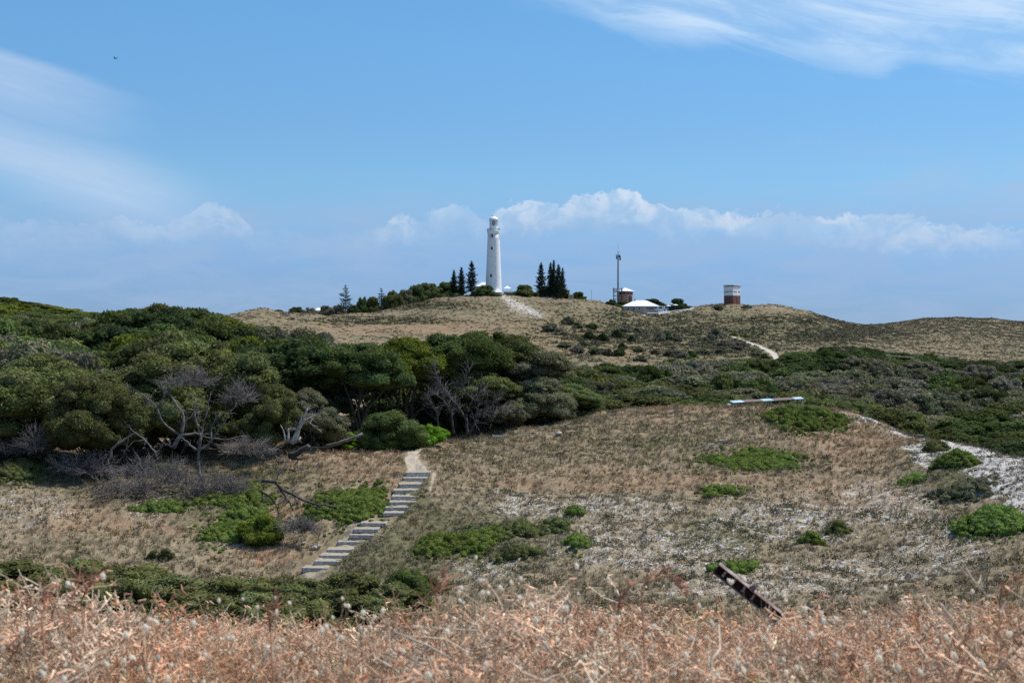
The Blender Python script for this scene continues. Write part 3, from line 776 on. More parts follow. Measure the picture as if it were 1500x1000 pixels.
# ------------------------------------------------------------------ bushes on the lighthouse hill slope
hill_bush = [(805, 481, 24, 14, 'sage'), (832, 470, 22, 12, 'grey'), (846, 478, 16, 9, 'grey'), (866, 478, 18, 10, 'dark'), (820, 486, 26, 12, 'sage'), (863, 492, 22, 12, 'deep'), (883, 494, 18, 12, 'deep'),
             (904, 489, 17, 14, 'deep'), (925, 497, 12, 10, 'deep'), (918, 482, 22, 11, 'sage'), (933, 485, 14, 9, 'grey'), (966, 494, 18, 16, 'sage'), (979, 494, 13, 12, 'deep'), (992, 496, 15, 11, 'sage'),
             (845, 512, 20, 12, 'sage'), (872, 514, 22, 11, 'grey'), (907, 516, 18, 13, 'dark'), (912, 507, 12, 9, 'deep'), (890, 516, 16, 10, 'sage'), (826, 505, 20, 8, 'grey'), (1049, 489, 22, 17, 'sage'),
             (1033, 499, 12, 8, 'grey'), (1062, 503, 26, 9, 'sage'), (1085, 508, 30, 14, 'sage'), (1105, 516, 24, 12, 'grey'), (1060, 513, 26, 10, 'sage'), (1030, 515, 20, 9, 'grey'), (998, 520, 22, 14, 'sage'),
             (1014, 520, 14, 12, 'dark'), (980, 518, 18, 11, 'sage'), (960, 516, 14, 9, 'grey'), (935, 512, 15, 8, 'grey'), (1120, 523, 16, 10, 'dark'), (855, 504, 18, 7, 'grey'), (938, 525, 20, 9, 'sage'),
             (1245, 512, 40, 10, 'grey'), (1215, 517, 30, 9, 'dark'), (1285, 518, 30, 9, 'sage'), (1320, 521, 30, 10, 'grey'), (1360, 524, 30, 12, 'dark'), (1395, 527, 26, 9, 'sage'),
             (1075, 490, 14, 4, 'bright'), (1092, 492, 18, 4, 'bright')]
zone_w = lambda px: ('in the slope scrub under the right-hand pines' if px < 850 else 'on the orange soil below the mast' if px < 940 else 'below the white-roofed house' if px < 1010 else 'beside the pale track' if px < 1130 else 'on the valley edge right of the track')
cnt = {}
for px, py, w, h, tone in hill_bush:
    b = hit(px, py + h * 0.35, 380); Y = b[1]; z = zone_w(px); cnt[z] = cnt.get(z, 0) + 1
    R = w / FPX * Y / 2; hh = h / FPX * Y
    put_tree(LOWV[rng.integers(4)], b, R * 1.0, hh / 4.6, tone, f"{TW[tone]} bush, {ORD[min(cnt[z] - 1, 39)]} {z}", cat='bush', name='hillside_bush', group='bushes on the lighthouse hill', sink=hh * 0.15)

# ------------------------------------------------------------------ creeping green plants, round bushes and low shrubs, one by one
def mound(px, py, w, h, tone, label, name='creeping_shrub', cat='shrub', height=0.5, leaf=0.07, dens=420, pad=0.32, ymin=50):
    """plant lying on the ground: footprint taken from the picture, laid over the real slope"""
    front = hit(px, py + h / 2, ymin); rear = hit(px, max(py - h / 2 + height * FPX / front[1] * 0.9, 560), ymin)
    cy = (front[1] + rear[1]) / 2; dep = max((rear[1] - front[1]) / 2, w / FPX * cy * 0.22); wid = w / FPX * cy / 2
    cx = (px - 750) / FPX * cy; c = at(px, cy)
    r = np.random.default_rng(int(px * 7 + py))
    area = math.pi * wid * dep; n = int(min(max(area / (pad * pad) * 1.5, 12), 420))
    q = np.sqrt(r.random(n)); a = r.uniform(0, 6.283, n)
    rag = 1 + 0.16 * np.sin(a * 3 + r.uniform(0, 6)) + 0.10 * np.sin(a * 5 + r.uniform(0, 6)) + 0.07 * r.normal(size=n)
    x = cx + np.cos(a) * q * wid * rag; y = cy + np.sin(a) * q * dep * rag
    z = H(x, y) + 0.8 * height * (1 - q ** 2.2) * r.uniform(0.6, 1.05, n)
    no = n // 4; a2 = r.uniform(0, 6.283, no); q2 = r.uniform(0.95, 1.45, no); x2 = cx + np.cos(a2) * q2 * wid; y2 = cy + np.sin(a2) * q2 * dep
    x = np.append(x, x2); y = np.append(y, y2); z = np.append(z, H(x2, y2)); q = np.append(q, q2); n += no
    C = np.stack([x, y, z], 1) - c
    S = pad * r.uniform(0.6, 1.3, n) * np.where(q > .94, .42, 1.1 - 0.45 * q)
    e = empty(name, tuple(c), label, cat)
    me = pads_mesh('foliage', C, S, max(900, area * dens), leaf, r, r.uniform(0.72, 1.25, n), 0.85, mat=FM[tone])
    link('foliage', me, e)
    mb = MB()
    for _ in range(7):
        t = r.uniform(0, 6.28); p = np.array([math.cos(t) * wid * .5, math.sin(t) * dep * .5, 0.0]); p[2] = float(H(cx + p[0], cy + p[1])) - c[2] + height * .5
        limb(mb, (0, 0, -0.1), p, 0.03, 0.01, r, 4, 3)
    mb.build('stem', BARK, e)
    return e, (cx, cy, wid, dep)


FOOT = []
mounds = [
 (1177, 612, 124, 52, 'mat', 'large bright green shrub dome on the dune crest beside the panel shelter', 1.1, {}),
 (1105, 671, 155, 40, 'mat', 'wide flat green creeping patch midway up the dune, below the shelter', 0.35, {}),
 (1058, 722, 66, 18, 'mat', 'small flat green creeper below the wide green patch', 0.25, {}),
 (1400, 672, 62, 34, 'mat', 'rounded green shrub beside the white sand at the right', 0.8, {}),
 (1372, 652, 34, 20, 'olive', 'olive shrub touching the white sand, above the rounded green one', 0.5, {}),
 (1337, 702, 42, 18, 'mat', 'small light green creeper left of the white sand slope', 0.3, {}),
 (1412, 718, 84, 40, 'grey', 'wide grey-olive shrub below the white sand slope', 0.6, {}),
 (1460, 762, 100, 62, 'mat', 'big green shrub at the right edge under the white sand', 0.8, {}),
 (1452, 655, 24, 12, 'olive', 'little olive tuft in the white sand near the right edge', 0.35, {}),
 (1188, 788, 36, 18, 'mat', 'small round green bush alone on the speckled lower dune', 0.55, {}),
 (1229, 775, 32, 20, 'olive', 'small dark olive bush up and right of the lone green one', 0.5, {}),
 (1075, 832, 80, 22, 'mat', 'low yellow-green patch just behind the rusty metal rail', 0.3, {}),
 (845, 795, 38, 24, 'mat', 'round green tuft right of the long green patch on the lower dune', 0.5, {}),
 (843, 749, 24, 18, 'mat', 'small green tuft above the round one on the middle dune', 0.35, {}),
 (812, 770, 46, 26, 'olive', 'olive shrub between the green tufts on the lower dune', 0.5, {}),
 (765, 775, 60, 34, 'olive', 'dull olive shrub left of centre on the lower dune', 0.5, {}),
 (645, 797, 76, 44, 'mat', 'green shrub right of the lower steps', 0.45, {}),
 (700, 792, 86, 46, 'mat', 'sprawling green shrub on the dune, second right of the steps', 0.4, {}),
 (760, 812, 60, 26, 'olive', 'low olive patch at the bottom of the dune, centre', 0.35, {}),
 (512, 738, 128, 58, 'mat', 'thick green creeping carpet immediately left of the upper steps', 0.4, {}),
 (350, 768, 100, 66, 'mat', 'green creeping patch around the round bush, left of the steps', 0.45, {}),
 (345, 728, 110, 42, 'mat', 'green cover under the fallen dead branches', 0.4, {}),
 (232, 741, 84, 18, 'mat', 'thin green creeper strip left of the fallen branches', 0.25, {}),
 (240, 686, 44, 16, 'mat', 'bright green tuft between the grey dead brush heaps', 0.5, {}),
 (30, 690, 90, 46, 'olive', 'olive shrub at the left edge under the wood', 0.8, {}),
 (232, 812, 34, 22, 'olive', 'small dark green bush above the shrub belt, left', 0.7, {}),
 (598, 862, 90, 60, 'dark', 'dark shrub at the right end of the lower shrub belt', 1.2, {'pad': .4}),
]
for px, py, w, h, tone, lab, ht, kw in mounds:
    FOOT.append(mound(px, py, w, h, tone, lab, height=ht, **kw)[1])
for px, py, w, tone, vi, top, lab in (
    (574, 655, 112, 'dark', 0, 595, 'large round dark green bush left of the path top'),
    (629, 652, 58, 'lush', 1, 618, 'vivid green round bush right beside the path top'),
    (380, 796, 66, 'bright', 3, 745, 'upright yellow-green feathery bush standing in the left green patch'),
    (505, 655, 74, 'lush', 2, 628, 'low vivid green bush behind the leaning dead log'),
    (545, 655, 50, 'mat', 3, 640, 'small green bush between the log and the large round bush')):
    b = hit(px, py, 90 if px > 400 else 80); Y = b[1]; R = w / FPX * Y / 2
    r_ = np.random.default_rng(int(px)); big = w > 80
    C, S, T, lob = crown_pads(R, R * 1.1, 0.15, r_, 10, 12, 0.16, 0.7)
    e = empty('round_bush', tuple(b), lab, 'bush')
    me = pads_mesh('foliage', C, S, 30000 if big else 15000, 0.085 if big else 0.06, r_, T, 0.85, low=-0.9, mat=FM[tone])
    zt = C[:, 2].max() + S.max() * .8; o = link('foliage', me, e)
    sc_ = ((HZ - top) / FPX * Y - b[2]) / zt; o.scale = (1.0, 1.0, sc_)
    t_ = link('stem', trunk_mesh('stem', lob[:4], 0.5, r_, 0.05), e); t_.scale = (1, 1, sc_)
    FOOT.append((b[0], b[1], R, R))

# dark shrub belt at the bottom of the left slope
belt = [(28, 825, 78, 151, 'belt'), (110, 822, 76, 165, 'belt'), (60, 845, 70, 179, 'belt'), (195, 829, 74, 165, 'belt'), (165, 852, 68, 151, 'belt'), (262, 843, 72, 165, 'belt'), (330, 853, 72, 158, 'belt'), (290, 875, 66, 165, 'belt'),
        (395, 849, 72, 144, 'belt'), (372, 873, 67, 165, 'belt'), (455, 853, 72, 151, 'belt'), (440, 879, 66, 165, 'belt'), (520, 843, 73, 138, 'belt'), (505, 869, 68, 165, 'belt'), (570, 857, 71, 124, 'belt'), (560, 883, 66, 165, 'belt'), (-40, 827, 75, 151, 'belt')]
belt.sort(key=lambda t: -t[2])
for i, (px, top, Y, w, tone) in enumerate(belt):
    b = at(px, Y); R = w / FPX * Y / 2 * 1.1; hh = max((HZ - top) / FPX * Y - b[2], 0.8)
    e = put_tree(BUSHV[i % 4], b, R, 1.0, tone, '', cat='shrub', name='belt_shrub', group='shrubs of the belt behind the foreground grass', ref=1.0)
    for ch in e.children: ch.scale = (R, R, hh / 1.15)
    e['_px'] = float(px); e['_py'] = float(top)
bs = sorted([o for o in COL.objects if o.name.startswith('belt_shrub')], key=lambda o: o['_px'])
for rown, sel in (('rear', [o for o in bs if o.location.y >= 70]), ('front', [o for o in bs if o.location.y < 70])):
    for i, o in enumerate(sel):
        o['label'] = f"dense green shrub in the {rown} row of the lower left belt, {ORD[min(i, 39)]} from left"
for o in bs: del o['_px']; del o['_py']

# ------------------------------------------------------------------ timber steps of the path
TIMBER = mat_plain('grey_weathered_timber', (0.54, 0.51, 0.47), 0.85, 0.15, var=0.45, scale=5, bump=0.4)
SANDF = mat_plain('packed_path_sand', (0.38, 0.33, 0.26), 0.95, 0.1, var=0.3, scale=4, bump=0.3, coords='Object')
STEP = [(785, 955, 235), (765, 940, 272), (740, 910, 313), (705, 885, 353), (688, 875, 395), (675, 858, 432), (650, 815, 467), (636, 780, 505), (480, 655, 572), (435, 615, 613),
        (408, 585, 652), (328, 515, 698), (258, 430, 750), (207, 405, 788), (175, 355, 827), (92, 280, 872)]
NS = len(STEP); steps_xy = []
for i, (xa, xb, yy) in enumerate(STEP):
    pa, pb, py = 420 + xa / 4.546, 420 + xb / 4.546, 640 + yy / 4.546
    b = hit((pa + pb) / 2, py + 5.5, 70, 112); Y = b[1]; w = (pb - pa) / FPX * Y * 0.95
    zt = (HZ - py) / FPX * Y
    yaw = math.radians([3, -2, 2, 4, -3, 1, 3, -2, -6, -5, -8, -4, -3, -6, -5, -7][i])
    where = 'topmost step under the sandy landing' if i == 0 else 'lowest step of the path, at the shrub belt' if i == NS - 1 else f"{ORD[i]} step from the top of the sandy path"
    e = empty('timber_step', (b[0], Y, zt), ('worn grey timber step with sand tread, ' if i % 3 else 'pale timber riser holding a sandy tread, ') + where, 'step', 'timber steps of the dune path', yaw)
    mb = MB(); hgt = 0.27 if i < 6 or i > 10 else 0.2
    mb.box((0, 0, -hgt / 2), (w, 0.075, hgt)); mb.build('riser', TIMBER, e)
    mb = MB()
    V = []; nx, ny = 14, 8; rr = np.random.default_rng(i)
    for a in range(ny + 1):
        for c_ in range(nx + 1):
            V.append((-w / 2 + 0.02 + (w - 0.04) * c_ / nx, 0.04 + 0.80 * a / ny, -0.012 + rr.normal() * 0.008 + 0.03 * a / ny))
    F = [(a * (nx + 1) + c_, a * (nx + 1) + c_ + 1, (a + 1) * (nx + 1) + c_ + 1, (a + 1) * (nx + 1) + c_) for a in range(ny) for c_ in range(nx)]
    mb.add(V, F); mb.build('tread', SANDF, e, True)
    if i in (0, 3, 4, 5, 8, 11, 12):
        mb = MB(); mb.box((w / 2 + 0.035, 0.42, -0.06), (0.06, 0.86, 0.16)); mb.build('side_rail', TIMBER, e)
    mb = MB()
    for sx in (-0.42, 0.42): mb.box((sx * w, -0.062, -hgt / 2 - 0.03), (0.05, 0.045, hgt + 0.0))
    mb.build('stake', TIMBER, e)
    steps_xy.append((b[0], Y, w / 2))

# ------------------------------------------------------------------ panel table on the crest
PB = mat_plain('pale_blue_panel', (0.26, 0.44, 0.60), 0.35, 0.5, var=0.5, scale=1.2, col2=(0.42, 0.54, 0.62))
PM = mat_plain('maroon_panel_board', (0.15, 0.085, 0.085), 0.5, 0.4, var=0.3, scale=3)
STEEL = mat_plain('galvanised_steel', (0.30, 0.31, 0.33), 0.5, 0.5, 0.6, var=0.2, scale=4)
A0 = P3(1071, 589.5, 126.0); A1 = P3(1176, 592.0, 133.0)
L = float(np.linalg.norm((A1 - A0)[:2])); yaw = math.atan2(A1[1] - A0[1], A1[0] - A0[0])
zz = (HZ - 589.5) / FPX * 126.0
e = empty('panel_table', (A0[0], A0[1], zz), 'long low table of pale blue and maroon panels on posts, on the dune crest', 'panel table', rz=yaw)
def tilt(xa, xb, dz, th, name, m):
    mb = MB(); d, t = 0.46, math.radians(20)
    V = []
    for z_ in (0, th):
        for x, y in ((xa, -d / 2), (xb, -d / 2), (xb, d / 2), (xa, d / 2)): V.append((x, y * math.cos(t) - z_ * math.sin(t), y * math.sin(t) + z_ * math.cos(t) + dz))
    mb.add(V, [(3, 2, 1, 0), (4, 5, 6, 7), (0, 1, 5, 4), (1, 2, 6, 5), (2, 3, 7, 6), (3, 0, 4, 7)]); return mb.build(name, m, e)
f = [0, .165, .41, .565, .86, 1.0]
tilt(0, L, 0.0, 0.06, 'frame', PM)
for k in range(5):
    tilt(f[k] * L + 0.03, f[k + 1] * L - 0.03, 0.063, 0.02, 'panel', PB if k % 2 == 0 else PM)
mb = MB(); gz = [float(H(A0[0] + math.cos(yaw) * x, A0[1] + math.sin(yaw) * x)) - zz for x in np.linspace(0, L, 8)]
for k, x in enumerate(np.linspace(0.12, L - 0.12, 7)):
    p = MB(); p.box((x, 0.0, (gz[k] - 0.3 - 0.02) / 2), (0.09, 0.09, abs(gz[k] - 0.3))); p.build('post', STEEL, e)

# ------------------------------------------------------------------ lighthouse hill: buildings
WHITE = mat_plain('white_painted_stone', (0.86, 0.86, 0.85), 0.7, 0.3, var=0.12, scale=0.8, bump=0.3)
def block_white():
    m = bpy.data.materials.new('whitewashed_stone_blocks'); m.use_nodes = True; N = NT(m.node_tree); b = N.n['Principled BSDF']
    t = N.new('ShaderNodeTexCoord'); s = N.new('ShaderNodeSeparateXYZ'); N.l.new(t.outputs['Object'], s.inputs[0])
    ang = N.m('MULTIPLY', N.m('ARCTAN2', s.outputs[0], s.outputs[1]), 3.4)
    br = N.new('ShaderNodeTexBrick'); N.l.new(N.comb(ang, s.outputs[2], 0.0), br.inputs['Vector'])
    br.inputs['Scale'].default_value = 1.0; br.inputs['Brick Width'].default_value = 0.95; br.inputs['Row Height'].default_value = 0.5; br.inputs['Mortar Size'].default_value = 0.04
    br.inputs['Color1'].default_value = (0.88, 0.88, 0.87, 1); br.inputs['Color2'].default_value = (0.82, 0.82, 0.83, 1); br.inputs['Mortar'].default_value = (0.68, 0.68, 0.69, 1)
    N.l.new(N.mix(N.m('MULTIPLY', N.noise(t.outputs['Object'], 0.5, 5, 0.6), 0.22), br.outputs[0], (0.66, 0.66, 0.66, 1)), b.inputs['Base Color'])
    b.inputs['Roughness'].default_value = 0.8
    bp = N.new('ShaderNodeBump'); bp.inputs['Strength'].default_value = 0.35; bp.inputs['Distance'].default_value = 0.06
    N.l.new(N.m('SUBTRACT', N.noise(t.outputs['Object'], 1.8, 4, 0.7), br.outputs['Fac']), bp.inputs['Height']); N.l.new(bp.outputs[0], b.inputs['Normal'])
    return m
BLOCK = block_white()
DARKW = mat_plain('dark_window_glass', (0.02, 0.025, 0.03), 0.2, 0.5, var=0.1)
ROOFW = mat_plain('white_metal_roof', (0.80, 0.81, 0.83), 0.45, 0.4, var=0.06, scale=2)
BRICK = mat_plain('red_brick', (0.24, 0.10, 0.075), 0.85, 0.2, var=0.35, scale=1.2)
BRICKP = mat_plain('pale_pink_brick', (0.50, 0.26, 0.20), 0.85, 0.2, var=0.3, scale=1.0)
CREAM = mat_plain('cream_limestone', (0.42, 0.36, 0.30), 0.85, 0.2, var=0.2, scale=1.0)
GREYP = mat_plain('blue_grey_paint', (0.30, 0.34, 0.40), 0.6, 0.3, var=0.15)
DKST = mat_plain('dark_steel', (0.075, 0.08, 0.09), 0.5, 0.4, 0.4, var=0.3, scale=2)
gm = bpy.data.materials.new('lantern_glass'); gm.use_nodes = True
gb = gm.node_tree.nodes['Principled BSDF']; gb.inputs['Base Color'].default_value = (0.75, 0.85, 0.9, 1); gb.inputs['Roughness'].default_value = 0.05
gb.inputs['Alpha'].default_value = 0.35

q = 0.328; LB = P3(723.0, 432.5, 683.0)
lh = empty('lighthouse', tuple(LB), 'tall tapering white stone lighthouse with domed lantern on the hilltop', 'lighthouse')
zr = lambda row: (432.5 - row) * q
prof_l = [(4.1, -3), (4.08, 0), (3.93, zr(424)), (3.72, zr(410)), (3.42, zr(390)), (3.12, zr(366)), (2.92, zr(350)), (2.84, zr(343.5))]
MB().lathe(prof_l, 48).build('tower', BLOCK, lh, True)
MB().lathe([(2.88, zr(343.4)), (3.02, zr(342)), (3.02, zr(341)), (3.14, zr(340.4)), (3.18, zr(338.4)), (3.05, zr(338.2))], 48).build('cornice', WHITE, lh)
mb = MB()
for k in range(28):
    a = 2 * math.pi * k / 28; mb.box((3.0 * math.cos(a), 3.0 * math.sin(a), zr(336.7)), (0.12, 0.12, 1.0), a)
for zz_ in (zr(335.3), zr(336.3), zr(337.2)):
    P = [(3.0 * math.cos(t), 3.0 * math.sin(t), zz_) for t in np.linspace(0, 2 * math.pi, 37)]; mb.tube(P, 0.06, 5, False)
mb.build('gallery_railing', GREYP, lh)
MB().lathe([(2.0, zr(338.2)), (2.0, zr(335)), (1.95, zr(331.4)), (2.02, zr(331.2))], 32).build('lantern_base', WHITE, lh)
lan = MB().lathe([(1.82, zr(331.2)), (1.82, zr(322.4))], 20).build('lantern_glass', gm, lh)
mb = MB()
for k in range(10):
    a = 2 * math.pi * (k + .3) / 10; mb.box((1.86 * math.cos(a), 1.86 * math.sin(a), zr(326.8)), (0.13, 0.13, zr(322.2) - zr(331.2)), a)
for zz_ in (zr(328.2), zr(325.2)): mb.tube([(1.86 * math.cos(t), 1.86 * math.sin(t), zz_) for t in np.linspace(0, 2 * math.pi, 25)], 0.05, 5, False)
mb.build('glazing_bar', GREYP, lh)
MB().lathe([(0.3, zr(331)), (0.75, zr(329)), (0.95, zr(326.8)), (0.75, zr(324.6)), (0.3, zr(323))], 16).build('lens', DKST, lh, True)
MB().lathe([(2.12, zr(322.6)), (2.16, zr(321.9)), (1.95, zr(320.4)), (1.5, zr(318.7)), (0.95, zr(317.6)), (0.5, zr(317.2)), (0.55, zr(316.7)), (0.62, zr(316.1)), (0.45, zr(315.4)), (0.1, zr(315.0))], 32).build('dome', WHITE, lh, True)
for px_, row_ in ((721.2, 345.4), (720.8, 364.2), (719.6, 404.0)):
    R_ = float(np.interp(zr(row_), [p[1] for p in prof_l], [p[0] for p in prof_l])); x = (px_ - 723) * q; y = -math.sqrt(max(R_ * R_ - x * x, 0))
    a = math.atan2(x, -y)
    w_ = MB().box((x * 0.995, y * 0.995, zr(row_)), (1.25, 0.36, 1.75), a).build('window', WHITE, lh)
    MB().box((x * 1.045, y * 1.045, zr(row_)), (0.90, 0.16, 1.40), a).build('pane', DARKW, w_)
mb = MB().box((-0.6, -2.98, zr(347.8)), (2.1, 0.9, 0.12)); 
for k in range(6): mb.box((-1.6 + .4 * k, -3.4, zr(346.3)), (0.06, 0.06, 1.0))
mb.box((-0.6, -3.4, zr(344.8)), (2.1, 0.07, 0.07)); mb.build('balcony', GREYP, lh)
mb = MB().tube([(2.75, -1.0, zr(343)), (2.95, -1.25, zr(346)), (2.7, -1.3, zr(351.5))], 0.09, 6); mb.tube([(2.2, -1.9, zr(345)), (3.1, -1.1, zr(345))], 0.07, 5); mb.build('bracket', GREYP, lh)


def hip_roof(mb, w, d, h, ridge, ov=0.4, z=0.0):
    x, y = w / 2 + ov, d / 2 + ov; r_ = ridge / 2
    return mb.add([(-x, -y, z), (x, -y, z), (x, y, z), (-x, y, z), (-r_, 0, z + h), (r_, 0, z + h), (-x, -y, z - .18), (x, -y, z - .18), (x, y, z - .18), (-x, y, z - .18)],
                  [(0, 1, 5, 4), (1, 2, 5), (2, 3, 4, 5), (3, 0, 4), (6, 7, 1, 0), (7, 8, 2, 1), (8, 9, 3, 2), (9, 6, 0, 3), (9, 8, 7, 6)])


def house(name, px, eave_row, Y, w, d, wall_h, roof_h, ridge, wallm, label, cat, wins=(), rz=0.0):
    b = P3(px, eave_row, Y); s_ = Y / FPX
    e = empty(name, (b[0], b[1], b[2] - wall_h), label, cat, rz=rz)
    MB().box((0, 0, wall_h / 2 - 0.5), (w, d, wall_h + 1.0)).build('wall', wallm, e)
    hip_roof(MB(), w, d, roof_h, ridge, z=wall_h).build('roof', ROOFW, e)
    for x, z, ww, hh in wins:
        f_ = MB().box((x, -d / 2 - 0.02, z), (ww + .2, 0.10, hh + .2)).build('window', WHITE, e)
        MB().box((x, -d / 2 - 0.09, z), (ww, 0.06, hh)).build('pane', DARKW, f_)
    return e
house('cottage', 709, 419.5, 688, 7.4, 6, 3.0, 2.0, 2.0, CREAM, 'small white-roofed cottage directly left of the lighthouse base', 'cottage', [(-2, 1.6, 1, 1.2)])
house('annexe', 730, 428.0, 678, 3.4, 3.0, 2.0, 1.7, 0.4, WHITE, 'little white hip-roofed annexe against the right foot of the lighthouse', 'annexe', [(-.8, 1.0, .6, .7)])
house('keepers_house', 938, 448.4, 665, 16.2, 9, 2.9, 2.7, 5.5, CREAM, 'long cream house with white hipped roof below the brick mast tower', 'house',
      [(-6.0, 1.7, .8, 1.0), (-3.4, 1.7, 1, 1), (-.8, 1.7, .8, 1), (4.3, 1.8, 4.4, 0.9)])
kh = [o for o in COL.objects if o.name.startswith('keepers_house')][0]
MB().box((-2.6, -0.5, 5.4), (0.35, 0.35, 2.0)).build('chimney', DKST, kh)
mb = MB()
for k in range(9): mb.box((1.2 + k * 0.9, -6.3, 2.3 / 2 - .2), (0.1, 0.1, 2.3))
mb.build('verandah_post', WHITE, kh)
# gazebo
b = P3(743.2, 430, 700); e = empty('gazebo', tuple(b), 'white pyramid-roofed gazebo just right of the lighthouse', 'gazebo')
mb = MB(); mb.add([(-2.1, -2.1, 2.4), (2.1, -2.1, 2.4), (2.1, 2.1, 2.4), (-2.1, 2.1, 2.4), (0, 0, 3.9), (-2.1, -2.1, 2.2), (2.1, -2.1, 2.2), (2.1, 2.1, 2.2), (-2.1, 2.1, 2.2)],
              [(0, 1, 4), (1, 2, 4), (2, 3, 4), (3, 0, 4), (5, 6, 1, 0), (6, 7, 2, 1), (7, 8, 3, 2), (8, 5, 0, 3), (8, 7, 6, 5)]); mb.build('roof', ROOFW, e)
for sx in (-1.8, 1.8):
    for sy in (-1.8, 1.8): MB().box((sx, sy, 1.0), (0.22, 0.22, 2.6)).build('post', WHITE, e)
mb = MB().box((0.9, 0, 0.45), (5.2, 3.0, 0.95)); mb.build('wall', GREYP, e)
# white shed
b = P3(836.5, 437.0, 690); e = empty('shed', tuple(b), 'small pale grey box shed on the hilltop right of the pines', 'shed')
MB().box((0, 0, 0.7), (2.6, 2.2, 2.0)).build('wall', GREYP if False else CREAM, e); MB().box((0, 0, 1.78), (2.8, 2.4, 0.16)).build('roof', ROOFW, e)
# van like white hut left of the pines
b = P3(785, 434.5, 700); e = empty('hut', tuple(b), 'tiny white and pale blue hut between the flat green tree and the pines', 'hut')
MB().box((0, 0, 0.9), (2.6, 2.4, 2.2)).build('wall', WHITE, e); hip_roof(MB(), 2.6, 2.4, 0.7, 1.0, .2, 2.0).build('roof', ROOFW, e)
MB().box((0.3, -1.22, 1.0), (1.1, 0.1, 0.9)).build('window', PB, e)
# low white wall
b = P3(804, 436.6, 690); e = empty('garden_wall', tuple(b), 'low white garden wall under the right-hand pines', 'wall')
MB().box((0, 0, 0.0), (7.4, 0.3, 0.9)).build('wall_face', WHITE, e); MB().box((0, 0, 0.5), (7.5, 0.42, 0.12)).build('coping', CREAM, e)
house('far_house', 468, 454.5, 735, 4.6, 4, 3.5, 1.4, 1.6, WHITE, 'white house half hidden in trees left of the tall sparse pine', 'house', [(0, 2, .8, 1)])

# brick drum tower, platform, mast
b = P3(915.5, 443, 690); q2 = 690 / FPX
e = empty('brick_tower', tuple(b), 'round pink brick tower with low white conical roof beneath the mast', 'tower')
MB().lathe([(3.75, -2.5), (3.75, 4.9), (3.9, 5.0), (3.9, 5.15)], 28).build('wall', BRICKP, e)
MB().lathe([(4.5, 5.35), (4.5, 5.5), (0.15, 7.1)], 28).build('roof', ROOFW, e)
mb = MB()
for k in range(12):
    a = 2 * math.pi * (k + .5) / 12; mb.box((3.72 * math.cos(a), 3.72 * math.sin(a), 4.35), (0.16, 1.5, 0.9), a)
mb.build('window', DARKW, e)
MB().box((2.4, -3.1, 1.2), (1.6, 0.5, 3.4), 0.66).build('door', DKST, e)
MB().box((0.9, -3.72, 1.2), (0.7, 0.3, 5.4), 0.2).build('buttress', CREAM, e)
b2 = P3(905.3, 443, 684); e = empty('mast', tuple(b2), 'tall steel radio mast with antenna cluster rising beside the brick tower', 'mast')
zr2 = lambda row: (443 - row) * 684 / FPX
mb = MB(); mb.lathe([(0.50, -2), (0.46, zr2(425)), (0.40, zr2(395)), (0.34, zr2(380)), (0.19, zr2(372)), (0.15, zr2(366))], 12, (0, 0, 0)); mb.build('pole', STEEL, e, True)
MB().tube([(0, 0, zr2(367)), (0, 0, zr2(355))], [0.09, 0.03], 6).build('whip_antenna', STEEL, e)
for x, y, z0_, z1_, m_ in ((-.75, -.2, 373.4, 379.6, GREYP), (.62, -.3, 373.4, 377.5, DKST), (1.0, .3, 375, 381.5, DKST), (-.2, -.7, 375, 381, GREYP)):
    p = MB().box((x, y, (zr2(z0_) + zr2(z1_)) / 2), (0.6, 0.42, zr2(z0_) - zr2(z1_))).build('panel_antenna', m_, e)
mb = MB().tube([(0, 0, zr2(369)), (.9, 0, zr2(368.5)), (.9, 0, zr2(367))], 0.07, 5); mb.box((0, 0, zr2(373.6)), (2.1, 1.0, .12)); mb.box((0, 0, zr2(379)), (1.7, 0.9, .12)); mb.build('bracket', DKST, e)
b3 = P3(904.8, 443.5, 681); e = empty('lattice_platform', tuple(b3), 'dark steel lattice stair platform standing left of the brick tower', 'platform')
mb = MB(); S_ = 1.95; Ht = 7.2
for sx in (-S_, S_):
    for sy in (-1.2, 1.2): mb.box((sx, sy, Ht / 2 - 1), (0.26, 0.26, Ht + 2))
for lev in (1.7, 3.4, 5.2):
    for sy in (-1.2, 1.2): mb.box((0, sy, lev), (2 * S_, 0.2, 0.2))
    for sx in (-S_, S_): mb.box((sx, 0, lev), (0.12, 2.4, 0.12))
for lev in (0, 1.7, 3.4):
    for s1 in (-1, 1): mb.tube([(-S_ * s1, -1.2, lev), (S_ * s1, -1.2, lev + 1.7)], 0.06, 4)
mb.build('lattice_frame', DKST, e)
MB().box((0, 0, 5.6), (4.6, 3.0, 0.14)).build('deck', STEEL, e)
mb = MB()
for k in range(8):
    for sy in (-1.45, 1.45): mb.box((-2.2 + k * .63, sy, 6.2), (0.07, 0.07, 1.1))
for sy in (-1.45, 1.45): mb.box((0, sy, 6.75), (4.6, 0.09, 0.09)); mb.box((0, sy, 6.2), (4.6, 0.07, 0.07))
mb.build('handrail', DKST, e)
MB().box((-.2, -.2, 6.2), (1.6, 1.0, 0.9)).build('cabinet', WHITE, e)

